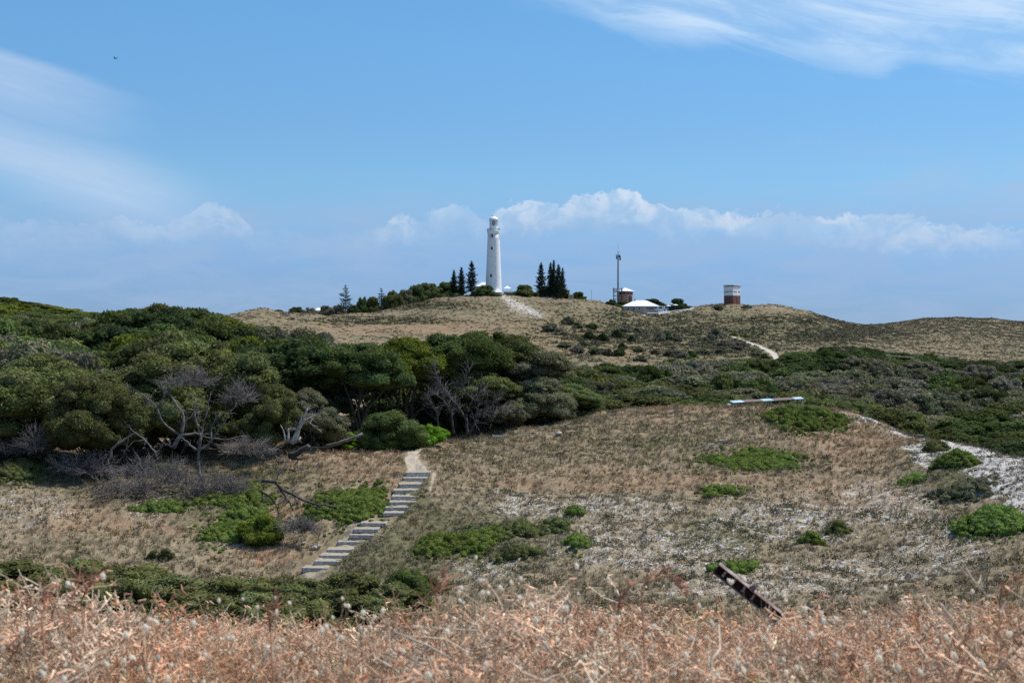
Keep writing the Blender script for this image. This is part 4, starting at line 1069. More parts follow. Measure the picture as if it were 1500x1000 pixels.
# square two tone tower
b = P3(1072.3, 446, 684); q3 = 684 / FPX
e = empty('lookout_tower', tuple(b), 'square lookout tower, white above and red brick below, on the right hilltop', 'tower', rz=math.radians(43))
a_ = 5.55; zz3 = lambda row: (446 - row) * q3
MB().box((0, 0, (zz3(433) - 3) / 2), (a_, a_, zz3(433) + 3)).build('brick_base', BRICK, e)
MB().box((0, 0, (zz3(433) + zz3(418.8)) / 2), (a_ + .12, a_ + .12, zz3(418.8) - zz3(433))).build('white_wall', WHITE, e)
MB().box((0, 0, zz3(417.8)), (a_ + .75, a_ + .75, 0.32)).build('roof', WHITE, e)
mb = MB().box((0, 0, zz3(419.3)), (a_ + .34, a_ + .34, 0.45)); mb.build('soffit', DKST, e)
for k in range(6):
    t = -2.1 + k * .84
    for nx_, (cx_, cy_, dx_, dy_) in enumerate(((t, -a_ / 2 - .08, .5, .12), (-a_ / 2 - .08, t, .12, .5))):
        if k == 3 and nx_ == 0: continue
        MB().box((cx_, cy_, zz3(427.4)), (dx_, dy_, 0.45)).build('window', DARKW, e)
for k in range(7):
    t = -2.4 + k * .8; MB().box((t, -a_ / 2 - .22, zz3(418.9) - .25), (.14, .34, .5)).build('roof_bracket', WHITE, e); MB().box((-a_ / 2 - .22, t, zz3(418.9) - .25), (.34, .14, .5)).build('roof_bracket', WHITE, e)
for cx_, cy_, dx_, dy_, rw in ((0.2, -a_ / 2 - .05, .8, .12, 435.6), (-a_ / 2 - .05, .8, .12, .7, 435.4), (-a_ / 2 - .05, -1.0, .12, .7, 435.4), (0.4, -a_ / 2 - .05, .7, .12, 439.6)):
    f_ = MB().box((cx_, cy_, zz3(rw)), (dx_, dy_, 0.75)).build('lower_window', CREAM, e)
    MB().box((cx_ * 1.03, cy_ * 1.03, zz3(rw) - .05), (dx_ * .6, dy_ * .9, 0.5)).build('pane', DARKW, f_)

# vehicles, umbrellas by the house
def vehicle(px, row_, Y, w, h, l, label, rz):
    b = P3(px, row_, Y); e = empty('parked_van', tuple(b), label, 'van', rz=rz)
    mb = MB(); V = []
    pr = [(-l / 2, .45), (l / 2, .45), (l / 2, h), (-l / 2 + .5, h), (-l / 2 + .05, h * .55)]
    for sx in (-w / 2, w / 2): V += [(sx, y, z) for y, z in pr]
    mb.add(V, [(0, 1, 2, 3, 4), (9, 8, 7, 6, 5), (0, 4, 9, 5), (4, 3, 8, 9), (3, 2, 7, 8), (2, 1, 6, 7), (1, 0, 5, 6)]); mb.build('body', ROOFW, e)
    mb = MB().add([(-w * .42, -l / 2 + .02, h * .57), (w * .42, -l / 2 + .02, h * .57), (w * .40, -l / 2 + .40, h * .93), (-w * .40, -l / 2 + .40, h * .93)], [(0, 1, 2, 3)]); mb.build('windscreen', DARKW, e)
    for sx in (-1, 1):
        MB().box((sx * (w / 2 + .01), .4, h * .75), (.06, l * .6, h * .25)).build('side_window', DARKW, e)
        MB().box((sx * w * .36, -l / 2 - .03, h * .32), (.3, .08, .2)).build('headlight', STEEL, e)
        for sy in (-.32, .32):
            k_ = MB().tube([(sx * (w / 2 - .2), sy * l, .42), (sx * (w / 2 + .03), sy * l, .42)], .42, 14).build('wheel', DKST, e)
vehicle(965, 457.0, 655, 2.3, 2.7, 6.5, 'white bus parked nose-on at the right end of the long house', 0.15)
vehicle(973.5, 455.0, 664, 1.9, 2.0, 4.6, 'smaller white van parked right behind the white bus', 0.3)
for px, rw, Y, r_, lab in ((979, 454.6, 662, 1.25, 'small white umbrella beside the parked white vans'), (989, 454, 655, 1.4, 'larger white umbrella in front of the round dark tree')):
    b = P3(px, rw, Y); e = empty('umbrella', tuple(b), lab, 'umbrella'); hz = (rw - (448.3 if px < 985 else 447.0)) * Y / FPX
    MB().lathe([(r_, hz), (r_ * .98, hz + .06), (r_ * .5, hz + .32), (.04, hz + .5)], 8).build('canopy', ROOFW, e); MB().tube([(0, 0, -1), (0, 0, hz + .4)], .05, 6).build('pole', STEEL, e)
for i, (px, rw, Y) in enumerate(((983, 454.8, 660), (994, 454, 657), (976, 456, 658))):
    b = P3(px, rw, Y); e = empty('picnic_table', tuple(b), f"dark picnic table near the white umbrellas, {('between them', 'right of them', 'left of them')[i]}", 'table', 'picnic tables')
    MB().box((0, 0, .74), (1.9, .8, .08)).build('table_top', DKST, e)
    for sx in (-.7, .7): MB().box((sx, 0, .1), (.08, .7, 1.3)).build('leg', DKST, e)
    for sy in (-.75, .75): MB().box((0, sy, .45), (1.9, .28, .06)).build('bench', DKST, e)
# white rail fence along the road
e = empty('rail_fence', tuple(P3(950, 456.5, 650)), 'low white rail fence beside the road in front of the white bus', 'fence')
mb = MB(); pr_ = [P3(px, rw - 1.2, 649) - P3(950, 456.5, 650) for px, rw in ((948, 459.6), (962, 459.4), (978, 457.8), (995, 455.6), (1014, 453))]
mb.tube(pr_, 0.16, 4); mb.build('rail', ROOFW, e)
for p in pr_:
    MB().box((p[0], p[1], p[2] - .5), (.18, .18, 1.3)).build('post', ROOFW, e)
# poles
for px, r0_, r1_, Y, rad, lab, nm in ((866.5, 440, 423.5, 690, .09, 'thin bare pole on the crest between the pines and the mast', 'thin_pole'), (1468.3, 541, 518, 430, .13, 'lone wooden utility pole on the right hillside by the valley wood', 'utility_pole')):
    b = P3(px, r0_, Y); e = empty(nm, tuple(b), lab, 'pole'); hh = (r0_ - r1_) * Y / FPX
    MB().tube([(0, 0, -1.5), (0, 0, hh)], [rad, rad * .7], 7).build('shaft', STEEL if rad < .1 else DEADP, e)
    if rad > .1: MB().box((0, 0, hh - .45), (1.6, .12, .14)).build('crossarm', DEAD, e); MB().box((-.6, 0, hh - .3), (.09, .09, .18)).build('insulator', WHITE, e); MB().box((.6, 0, hh - .3), (.09, .09, .18)).build('insulator', WHITE, e)

# ------------------------------------------------------------------ pines on the hilltop
def pine_mesh(seed, h, w, dense=1.0, sparse_top=False):
    r = np.random.default_rng(seed); V = []; C = []; nv = 0
    z = h * (0.12 if dense > .8 else .2)
    while z < h * .985:
        t = (z / h); wr = w / 2 * (1 - t) ** 0.72 * (1.0 if t > .3 else .75 + t * .8); wr *= r.uniform(.55, 1.2)
        nb = r.integers(5, 8); a0 = r.uniform(0, 6.28)
        for k in range(nb):
            if r.random() > dense * 1.05: continue
            a = a0 + 6.283 * k / nb + r.normal() * .12; L_ = wr * r.uniform(.75, 1.1); n = max(int(L_ / .16 * (1.8 if dense > .8 else 1.6)), 3)
            s = r.uniform(.15, 1.0, n); up = 0.18 * (s ** 2) * L_ - 0.05 * L_
            px = np.cos(a) * s * L_; py = np.sin(a) * s * L_
            p = np.stack([px, py, z + up + r.normal(0, .05, n)], 1) + r.normal(0, .10, (n, 3))
            d1 = 1.25 * np.stack([np.cos(a) * .35 + r.normal(0, .15, n), np.sin(a) * .35 + r.normal(0, .15, n), .16 + r.random(n) * .22], 1)
            d2 = np.cross(d1, unit(n, r)); d2 *= 0.10 / (np.linalg.norm(d2, axis=1, keepdims=True) + 1e-9)
            V.append(np.stack([p - d1 * .6, p - d2, p + d1 * .8, p + d2], 1).reshape(-1, 3)); C.append(np.repeat(r.uniform(.6, 1.4, (n, 1)) * np.ones((1, 3)), 4, 0))
        z += (0.42 if dense > .8 else 0.75) * r.uniform(.8, 1.2)
    V = np.concatenate(V); C = np.concatenate(C); m = len(V) // 4
    me = npmesh('foliage', V, np.arange(m * 4).reshape(-1, 4), FM['pine'], C)
    return me
for i, (px, top, base, w, Y, dense, lab) in enumerate((
    (665, 395, 433, 13, 684, 1, 'shortest of the three slim pines left of the lighthouse, farthest left'),
    (676, 391, 434, 14, 682, 1, 'middle one of the three slim pines left of the lighthouse'),
    (691, 381.5, 432.5, 17, 686, 1, 'tallest of the three slim pines, nearest the lighthouse on its left'),
    (792.5, 384, 438, 17, 686, 1, 'slim pine standing alone at the left of the right-hand pine group'),
    (806.5, 384, 437, 12, 692, 1, 'slim pine second from left in the right-hand pine group'),
    (811, 381, 437, 13, 688, 1, 'tallest pine in the middle of the right-hand pine group'),
    (818, 387, 439, 17, 682, 1, 'dense dark pine in front, right side of the right-hand group'),
    (824, 392, 438, 12, 687, 1, 'pine at the right edge of the right-hand pine group'),
    (506.5, 416, 461, 30, 650, .72, 'tall sparse pine with open branches at the far left of the crest'),
    (558.5, 421, 459, 20, 655, .66, 'smaller sparse pine rising between dark trees on the left crest'))):
    b = P3(px, base, Y); h = (base - top) * Y / FPX; wm = w * Y / FPX * (1.55 if dense == 1 else 1.15)
    e = empty('norfolk_pine', tuple(b), lab, 'pine tree', 'pines around the lighthouse')
    link('foliage', pine_mesh(50 + i, h, wm, dense), e)
    MB().tube([(0, 0, -1), (0, 0, h * .5), (0, 0, h * .97)], [.24, .15, .04], 7).build('trunk', BARK, e)

crest_trees = [(714, 433, 417, 34, 672, 'dark', 'dark bush hiding the cottage, just left of the lighthouse foot'), (700, 433, 424, 20, 676, 'grey', 'small greyish bush at the left of the cottage bush'),
 (767, 436, 416.5, 40, 676, 'dark', 'flat-topped green tree between the lighthouse and the pines'), (742, 433, 428, 12, 690, 'grey', 'tiny bush right behind the gazebo'),
 (803, 438, 418, 30, 696, 'grey', 'leafy tree behind the right-hand pines, left half'), (820, 438, 419, 28, 694, 'dark', 'leafy tree behind the right-hand pines, right half'),
 (846, 440, 427, 24, 696, 'dark', 'round tree beyond the small shed on the hilltop'), (896, 447, 438, 18, 680, 'dark', 'low bush at the left foot of the lattice platform'), (912, 447, 440, 24, 678, 'dark', 'low bush at the foot of the brick tower'),
 (954, 450, 437, 40, 700, 'deep', 'long dark tree crown behind the roof of the long house'), (993, 454, 436.5, 29, 680, 'deep', 'round dark tree behind the umbrellas'),
 (1010, 453, 447.5, 16, 690, 'deep', 'low dark bush right of the round dark tree'),
 (653, 436, 412, 46, 700, 'dark', 'largest dark tree of the crest grove, nearest the three pines'), (630, 443, 413, 46, 700, 'olive', 'broad olive tree in the middle of the crest grove'), (610, 450, 417, 42, 695, 'dark', 'dark tree of the crest grove, third from the three pines'),
 (668, 434, 423, 20, 700, 'grey', 'grey bush among the three slim pines'), (592, 456, 423, 36, 690, 'grey', 'grey-green tree right of the smaller sparse pine'), (574, 460, 424, 30, 685, 'olive', 'pale olive tree beside the smaller sparse pine'),
 (545, 462, 434, 28, 680, 'olive', 'brownish olive tree between the two sparse pines'), (531, 463, 433, 20, 678, 'dark', 'dark upright tree right of the tall sparse pine'), (518, 464, 446, 24, 672, 'deep', 'dark bush under the tall sparse pine'),
 (495, 465, 446, 28, 670, 'sage', 'grey leafy tree left under the tall sparse pine'), (478, 465, 447, 24, 672, 'grey', 'leafy tree right of the half hidden white house'), (455, 465, 449.5, 26, 672, 'sage', 'leafy tree left of the half hidden white house'),
 (432, 463, 449, 30, 690, 'deep', 'dark low tree at the left end of the crest grove'), (408, 460, 453, 24, 690, 'deep', 'tiny dark bush on the bare left knoll'), (1093, 449, 446.4, 14, 660, 'grey', 'flat shrub at the right foot of the square tower'),
 (1052, 450, 445.5, 16, 655, 'grey', 'flat shrub at the left foot of the square tower')]
TOPZ = {}
for i, (px, base, top, w, Y, tone, lab) in enumerate(crest_trees):
    b = P3(px, base, Y); h = (base - top) * Y / FPX; var = LOWV[i % 4] if w < 60 else MIDV[i % 5]
    t0 = max(v.co.z for v in var[0].vertices)
    put_tree(var, b - np.array([0, 0, .8]), w * Y / FPX / 2 * 1.08, (h + .8) / t0, tone, lab, cat='bush' if 'bush' in lab or 'shrub' in lab else 'tree', name='crest_tree', group='trees and bushes along the hill crest')

# ------------------------------------------------------------------ dead wood, traced branch by branch at its distance
def branchy(name, lines, Y, conv, mat, label, cat, twigs=40, tw_len=0.5, seed=1, dz=0.25, group=None, twmat=None):
    """lines: [(points, r0, r1)]; depth wanders so that the thing is round, not a cut-out"""
    r = np.random.default_rng(seed); root = None; mbt = MB(); mbs = []
    k0 = lines[0][0][0]; px0, py0 = conv(*k0); b = P3(px0, py0, Y); gz = float(H(b[0], Y)); base = np.array([b[0], Y, b[2]])
    e = empty(name, tuple(base), label, cat, group)
    depth = {}
    tips = []
    for pts, r0, r1 in lines:
        P = []; yo = depth.get(pts[0], 0.0); dr = r.normal() * dz * 0.5
        for i, p in enumerate(pts):
            px, py = conv(*p)
            if i > 0: yo += dr + r.normal() * dz * 0.3; dr = dr * .7 + r.normal() * dz * .2
            depth[p] = yo; P.append(P3(px, py, Y + yo) - base)
        # refine with wiggle
        Q = [P[0]]
        for a, b_ in zip(P[:-1], P[1:]):
            n = max(2, int(np.linalg.norm(b_ - a) / 0.25))
            for j in range(1, n + 1): Q.append(a + (b_ - a) * j / n + (r.normal(size=3) * 0.025 if j < n else 0))
        mb = MB(); mb.tube(Q, np.linspace(r0, r1, len(Q)), 6); mb.build('limb', mat, e, True)
        tips += [(Q[j], Q[j] - Q[max(j - 2, 0)]) for j in range(len(Q) // 3, len(Q))]
    for _ in range(twigs):
        q, d = tips[r.integers(len(tips))]; d = d / (np.linalg.norm(d) + 1e-6)
        L_ = tw_len * r.uniform(.35, 1.3); d2 = d * .6 + unit(1, r)[0] * .8; d2[2] += .15; d2 /= np.linalg.norm(d2)
        m_ = q + d2 * L_ * .5 + unit(1, r)[0] * L_ * .08; en = q + d2 * L_ + unit(1, r)[0] * L_ * .15
        mbt.tube([q, m_, en], [.014, .009, .004], 3, False)
        for _k in range(2):
            d3 = d2 + unit(1, r)[0] * .8; mbt.tube([m_, m_ + d3 * L_ * .45], [.008, .003], 3, False)
    if twigs: mbt.build('twig', twmat or mat, e)
    return e
cA = lambda x, y: (120 + x / 5.0, 520 + y / 5.0)
branchy('dead_tree', [([(665, 680), (720, 590), (745, 500), (735, 420), (690, 360), (655, 300)], .17, .04), ([(720, 590), (620, 520), (570, 450), (550, 380), (600, 300), (590, 240), (570, 190)], .10, .02),
  ([(550, 380), (450, 290), (400, 295)], .06, .015), ([(600, 300), (640, 200), (700, 130), (760, 80)], .05, .012), ([(720, 590), (830, 570), (900, 600), (1050, 620), (1180, 590)], .10, .02),
  ([(640, 200), (690, 180), (790, 150)], .035, .01), ([(745, 500), (800, 450), (830, 420)], .035, .01), ([(665, 680), (600, 640), (560, 700)], .08, .02)], 99.0, cA, DEAD,
  'twisted bare grey dead tree with forked limbs in front of the largest olive tree', 'dead tree', 130, .6, 3)
branchy('dead_tree', [([(870, 930), (850, 800), (855, 700), (870, 600), (840, 500), (820, 400), (830, 320), (775, 280)], .13, .03), ([(870, 600), (890, 480), (920, 400), (940, 270)], .07, .02),
  ([(855, 700), (940, 640), (1000, 550), (1080, 430), (1160, 330)], .08, .015), ([(940, 640), (945, 540), (970, 480), (1030, 430), (1090, 400)], .05, .015), ([(855, 700), (790, 660), (730, 600)], .09, .03),
  ([(840, 500), (850, 430), (840, 380)], .03, .01), ([(870, 930), (920, 890), (980, 830)], .06, .02), ([(920, 400), (880, 330)], .03, .01)], 97.0, cA, DEAD,
  'slender many-stemmed dead tree right of the twisted one, rising from grey brush', 'dead tree', 110, .55, 4)
branchy('dead_branch', [([(215, 765), (215, 690), (270, 640), (340, 600), (390, 570), (450, 610), (530, 700), (545, 740)], .09, .05), ([(390, 570), (350, 530), (330, 510)], .04, .02), ([(340, 600), (320, 690), (300, 720)], .03, .01), ([(450, 620), (380, 630), (310, 700)], .035, .015)],
  98.0, cA, DEAD, 'arched grey dead branch left of the twisted dead tree', 'dead branch', 40, .4, 5)
branchy('dead_branch', [([(430, 970), (470, 910), (560, 930), (625, 965)], .05, .03), ([(600, 970), (680, 955), (780, 920)], .05, .02), ([(700, 930), (710, 860), (760, 820), (820, 820)], .04, .02)], 95.0, cA, DEAD, 'thin curved dead branches lying below the grey brush heaps', 'dead branch', 30, .3, 6)
cB = lambda x, y: (360 + x / 5.555, 580 + y / 5.555)
branchy('split_dead_tree', [([(370, 385), (430, 270), (470, 190), (505, 90)], .20, .04), ([(400, 380), (440, 250), (480, 200), (590, 145)], .14, .02), ([(345, 370), (345, 300), (350, 260)], .13, .03), ([(480, 200), (540, 160)], .06, .01), ([(500, 200), (575, 260)], .03, .01), ([(430, 370), (445, 330)], .15, .05)],
  105.0, cB, DEADP, 'pale bleached split dead trunk standing under the grey-green round tree', 'dead trunk', 60, .6, 7)
branchy('dead_stump', [([(322, 370), (310, 300), (282, 237)], .07, .02)], 104.0, cB, DEADP, 'short thin bleached stump left of the split dead trunk', 'stump', 5, .2, 8)
branchy('fallen_log', [([(350, 485), (420, 468), (470, 430), (512, 402)], .24, .15), ([(370, 510), (430, 515), (510, 500)], .14, .03), ([(510, 405), (580, 418), (640, 415)], .06, .02), ([(400, 480), (440, 455), (500, 395)], .07, .04)], 102.0, cB, CHAR, 'thick dark charred log lying in pink-brown grass under the split trunk', 'log', 14, .3, 9)
branchy('fallen_log', [([(655, 408), (730, 390), (800, 365), (880, 340), (952, 303)], .15, .11), ([(700, 395), (760, 395)], .08, .04)], 106.0, cB, DEAD, 'grey leaning log in front of the low vivid green bush', 'log', 6, .3, 10)
branchy('fallen_branch', [([(130, 690), (240, 700), (300, 760), (380, 800), (470, 850), (560, 880), (650, 885), (730, 900), (762, 935)], .12, .06), ([(240, 700), (270, 745), (340, 840), (385, 935)], .09, .04), ([(125, 785), (165, 800), (205, 830), (240, 880), (265, 975)], .08, .03),
  ([(130, 790), (130, 830), (142, 862)], .04, .02), ([(240, 880), (320, 880)], .025, .01), ([(380, 800), (415, 860), (430, 900)], .035, .015), ([(240, 700), (260, 650), (265, 610)], .03, .01), ([(300, 640), (310, 580), (340, 540)], .025, .01), ([(560, 880), (600, 910)], .03, .01), ([(60, 700), (130, 690)], .04, .02)],
  91.0, cB, CHAR, 'long dark fallen branch sprawling over the green carpet left of the steps', 'fallen branch', 110, .45, 11, twmat=DEAD)
branchy('dead_branch', [([(118, 390), (150, 410), (180, 450)], .05, .02), ([(110, 430), (160, 425), (190, 410)], .05, .02), ([(240, 490), (300, 520), (330, 560)], .04, .02), ([(100, 520), (130, 480)], .03, .01), ([(420, 580), (450, 590)], .05, .03)], 101.0, cB, DEAD, 'small heap of dead sticks left of the charred log', 'dead branch', 70, .35, 12)
cC = lambda x, y: (620 + x / 5.357, 480 + y / 5.357)
branchy('bare_limbed_tree', [([(352, 850), (330, 700), (250, 590), (190, 520), (120, 420), (90, 300)], .15, .03), ([(330, 700), (385, 560), (300, 480), (330, 400), (360, 330)], .12, .03), ([(240, 830), (215, 650), (150, 560), (60, 500)], .12, .03),
  ([(352, 850), (420, 700), (520, 620), (600, 540)], .12, .02), ([(420, 700), (430, 560), (480, 470)], .07, .02), ([(520, 790), (560, 680), (650, 640)], .09, .02), ([(120, 800), (110, 650), (40, 560)], .08, .02)], 117.5, cC, BARK,
  'bare grey forked limbs in the dark hollow right of the vivid round bush', 'dead tree', 420, 1.0, 13, .5, twmat=TWIG)


def brush_heap(px, py, w, h, Y, label, seed, n=420, mat=TWIG):
    r = np.random.default_rng(seed); b = at(px, Y); g = P3(px, py + h / 2, Y); R = w / FPX * Y / 2; Hh = h / FPX * Y * .85
    base = np.array([b[0], Y, max(b[2], g[2] - .3)])
    e = empty('dead_brush', tuple(base), label, 'dead brush', 'grey dead brush heaps')
    cen = [(r.normal() * R * .5, r.normal() * R * .3, 0.0) for _ in range(4)]; V = []; F = []; nv = 0
    for _ in range(n):
        c = np.array(cen[r.integers(4)]); d = unit(1, r)[0]; d[2] = abs(d[2]) ** 1.5 * .8 + .08; d *= np.array([R * 1.15, R * .9, Hh * 0.95]) * r.uniform(.35, 1.25)
        P = [c + d * .15, c + d * .5 + r.normal(size=3) * .08, c + d * .8 + r.normal(size=3) * .12, c + d + r.normal(size=3) * .15 - np.array([0, 0, .12])]
        mbw = [.030, .022, .014, .006]
        segs = [(P, mbw)]
        for k in (1, 1, 2, 2, 2, 3, 3):
            q = P[k]; dd = d / np.linalg.norm(d) + unit(1, r)[0] * .9; segs.append(([q, q + dd * .26 + r.normal(size=3) * .05, q + dd * .45], [.013, .010, .005]))
        for S, ww in segs:
            m = len(S); side = np.cross(S[-1] - S[0], unit(1, r)[0]); side /= np.linalg.norm(side) + 1e-9; s2 = np.cross(side, (S[-1] - S[0])); s2 /= np.linalg.norm(s2) + 1e-9
            for i in range(m): V += [S[i] + side * ww[i], S[i] - side * ww[i] * .5 + s2 * ww[i] * .87, S[i] - side * ww[i] * .5 - s2 * ww[i] * .87]
            for i in range(m - 1):
                for j in range(3): F.append((nv + i * 3 + j, nv + i * 3 + (j + 1) % 3, nv + (i + 1) * 3 + (j + 1) % 3, nv + (i + 1) * 3 + j))
            nv += m * 3
    me = npmesh('twigs', np.array(V), np.array(F), mat); link('twigs', me, e)
    mb = MB()
    for c in cen: limb(mb, (c[0], c[1], -.2), (c[0] * 1.6, c[1] * 1.6, Hh * .5), .05, .02, r, 5, 3)
    mb.build('stem', DEAD, e); return e
for i, (px, py, w, h, Y, lab) in enumerate(((125, 662, 60, 50, 99, 'grey dead brush heap under the left olive trees'), (188, 690, 74, 56, 96, 'broad grey brush heap left of the arched dead branch'), (60, 628, 44, 46, 101, 'grey dead brush at the far left wood edge'),
    (22, 640, 34, 30, 102, 'small grey brush at the left picture edge'), (222, 672, 60, 34, 98, 'grey brush filling under the arched dead branch'), (255, 678, 44, 44, 97.5, 'upright grey brush below the twisted dead tree'), (308, 692, 54, 52, 96, 'grey brush heap around the foot of the slender dead tree'), (335, 700, 36, 34, 95.5, 'last small grey brush right of the slender dead tree'),
    (345, 645, 60, 22, 101, 'thin grey brush line between the two dead trunks'), (272, 546, 40, 34, 103, 'fine bare grey twigs high in front of the largest olive crown'), (432, 756, 44, 24, 87, 'dark grey brush under the tip of the fallen branch'), (150, 622, 50, 40, 101, 'grey bare brush hanging in the low left crowns'),
    (352, 565, 30, 44, 103.5, 'bare grey twigs on the right flank of the largest olive crown'),)):
    o = brush_heap(px, py, w, h, Y, lab, 60 + i, 80 if w < 50 else 105)
    if py < 600:
        o.location.z = (HZ - (py + h / 2)) / FPX * Y

# pale planks and stones on the dune
PLANK = mat_plain('pale_weathered_plank', (0.42, 0.39, 0.36), 0.85, 0.2, var=0.35, scale=5)
ROCK = mat_plain('pale_limestone_rock', (0.50, 0.47, 0.44), 0.9, 0.15, var=0.4, scale=6, bump=.5)
for px, py, L_, ang, dz, lab in ((734, 643, 24, 2, 0, 'pale plank lying lowest on the left shoulder of the dune'), (796, 631, 14, -12, 0, 'short pale plank on the dune crest left, second from the lowest'), (828, 626, 15, -15, 0, 'short grey plank right beside the pale rock on the dune crest'), (877, 615, 12, 10, 0, 'small pale stick in the grass, middle of the dune crest'),
    (897, 609, 14, -8, 0, 'small bleached plank above the middle of the dune crest'), (936, 605, 26, -3, 0, 'long thin pale plank near the crest, left of the panel table'), (986, 603, 20, -2, 0, 'thin pale plank just left of the panel table'), (1052, 632, 20, 48, .1, 'pale plank leaning diagonally above the flat green patch'),
    (1060, 652, 16, -14, 0, 'short pale plank just above the flat green patch'), (1042, 656, 28, -3, 0, 'pinkish flat plank at the upper left of the flat green patch'), (1348, 612, 10, 0, 0, 'tiny pale stick at the top of the white sand'), (770, 638, 30, -3, 0, 'thin long pale stick on the left shoulder of the dune')):
    b = hit(px, py, 60, 150); Y = b[1]; l = L_ / FPX * Y; a = math.radians(ang)
    e = empty('plank', tuple(b + np.array([0, 0, .22])), lab, 'plank', 'loose planks on the dune')
    mb = MB().box((0, 0, 0), (l, .14, .07), 0, a); mb.v[-1] = mb.v[-1] + rng.normal(size=(8, 3)) * .012; mb.build('board', PLANK, e)
for px, py, s, lab in ((460, 806, 7, 'white rock beside the lower steps, left one of two'), (466, 803, 6, 'white rock beside the lower steps, right one of two'), (818, 638, 7, 'pale rock on the left dune crest'), (1067, 596, 6, 'pale rock under the left end of the panel table'), (444, 798, 5, 'grey stone left of the two white rocks'), (1056, 648, 5, 'small upright white rock above the flat green patch'),
    (1300, 762, 7, 'dark grey rock on the speckled right dune')):
    b = hit(px, py, 60, 150); R = s / FPX * b[1] / 2 * 1.2; mb = MB(); v = ICO_V * (R * np.array([1.2, 1, .75])) * rng.uniform(.75, 1.15, (len(ICO_V), 1)); mb.add(v + np.array([0, 0, R * .4]), ICO_F)
    o = mb.build('rock', ROCK); o.location = tuple(b + np.array([0, 0, .06])); tag(o, lab, 'rock')

# ------------------------------------------------------------------ ground cover on the dunes
def replicate(protoV, protoF, protoK, pos, sc, rz, col, tiltv=None):
    """protoK: per-vertex colour factor (m,3)"""
    n, m = len(pos), len(protoV); c, s = np.cos(rz), np.sin(rz); sc = np.asarray(sc)
    if sc.ndim == 1: sc = np.stack([sc, sc, sc], 1)
    v = protoV[None] * sc[:, None, :]
    x = v[..., 0] * c[:, None] - v[..., 1] * s[:, None]; y = v[..., 0] * s[:, None] + v[..., 1] * c[:, None]; z = v[..., 2]
    if tiltv is not None: x = x + z * tiltv[:, 0:1]; y = y + z * tiltv[:, 1:2]
    V = np.stack([x, y, z], -1) + pos[:, None, :]
    F = (protoF[None] + (np.arange(n) * m)[:, None, None]).reshape(-1, protoF.shape[1])
    K = (col[:, None, :] * protoK[None]).reshape(-1, 3)
    return V.reshape(-1, 3), F, K


class Pile:
    def __init__(s): s.V = []; s.F = []; s.C = []; s.n = 0
    def add(s, V, F, C): s.V.append(V); s.F.append(F + s.n); s.C.append(C); s.n += len(V)
    def build(s, name, mat): return link(name, npmesh(name, np.concatenate(s.V), s.F, mat, np.concatenate(s.C)))


def grass_proto(r, n, h, spread, wd):
    V = []; F = []; K = []
    for i in range(n):
        a = r.uniform(0, 6.28); q = r.uniform(0, spread * .4); b = np.array([math.cos(a) * q, math.sin(a) * q, -.02]); a2 = a + r.normal() * .8
        lean = r.uniform(.15, 1.0) * spread; hh = h * r.uniform(.5, 1.1); t = b + np.array([math.cos(a2) * lean, math.sin(a2) * lean, hh]); mid_ = b * .5 + t * .5 + np.array([0, 0, hh * .15])
        sd_ = np.array([-math.sin(a2 + r.normal()), math.cos(a2 + r.normal()), 0]) * wd
        k = len(V); V += [b - sd_, b + sd_, mid_ + sd_ * .8, mid_ - sd_ * .8, t + sd_ * .25, t - sd_ * .25]; F += [(k, k + 1, k + 2, k + 3), (k + 3, k + 2, k + 4, k + 5)]
        f = r.uniform(.7, 1.3); K += [(f, f, f)] * 6
    return np.array(V), np.array(F), np.array(K)


def herb_proto(r, n, R_, h, leaf):
    d = unit(n, r); d[:, 2] = np.abs(d[:, 2]); p = d * np.array([R_, R_, h]) * r.uniform(.6, 1.05, (n, 1)); nn = d * .6 + unit(n, r) * .8
    ax = np.cross(nn, unit(n, r)); ax /= np.linalg.norm(ax, axis=1, keepdims=True); ay = np.cross(nn, ax); ay /= np.linalg.norm(ay, axis=1, keepdims=True); s = leaf * r.uniform(.6, 1.3, (n, 1))
    V = np.stack([p - ax * s, p - ay * s * .5, p + ax * s, p + ay * s * .5], 1).reshape(-1, 3); F = np.arange(n * 4).reshape(-1, 4); K = np.repeat(r.uniform(.7, 1.35, (n, 1)) * np.ones((1, 3)), 4, 0)
    return V, F, K


def leafmat(name, trans=0.15):
    m = bpy.data.materials.new(name); m.use_nodes = True; N = NT(m.node_tree); N.n.remove(N.n['Principled BSDF'])
    a = N.new('ShaderNodeVertexColor', layer_name='col'); d = N.new('ShaderNodeBsdfDiffuse'); t = N.new('ShaderNodeBsdfTranslucent'); mx = N.new('ShaderNodeMixShader'); mx.inputs[0].default_value = trans
    N.l.new(a.outputs[0], d.inputs[0]); N.l.new(a.outputs[0], t.inputs[0]); N.l.new(d.outputs[0], mx.inputs[1]); N.l.new(t.outputs[0], mx.inputs[2]); N.l.new(mx.outputs[0], N.n['Material Output'].inputs[0]); return m
STRAW = leafmat('dry_grass_blades', .30); HERB = leafmat('low_heath_leaves', .1)
FOOTA = np.array(FOOT)
def clear_of(X, Y, k=0.85):
    ok = np.ones(len(X), bool)
    for fx, fy, fw, fd in FOOTA: ok &= ((X - fx) / (fw * k)) ** 2 + ((Y - fy) / (fd * k)) ** 2 > 1
    for sx_, sy_, hw in steps_xy: ok &= ~((np.abs(X - sx_) < hw - .12) & (Y > sy_ - .25) & (Y < sy_ + .7))
    return ok


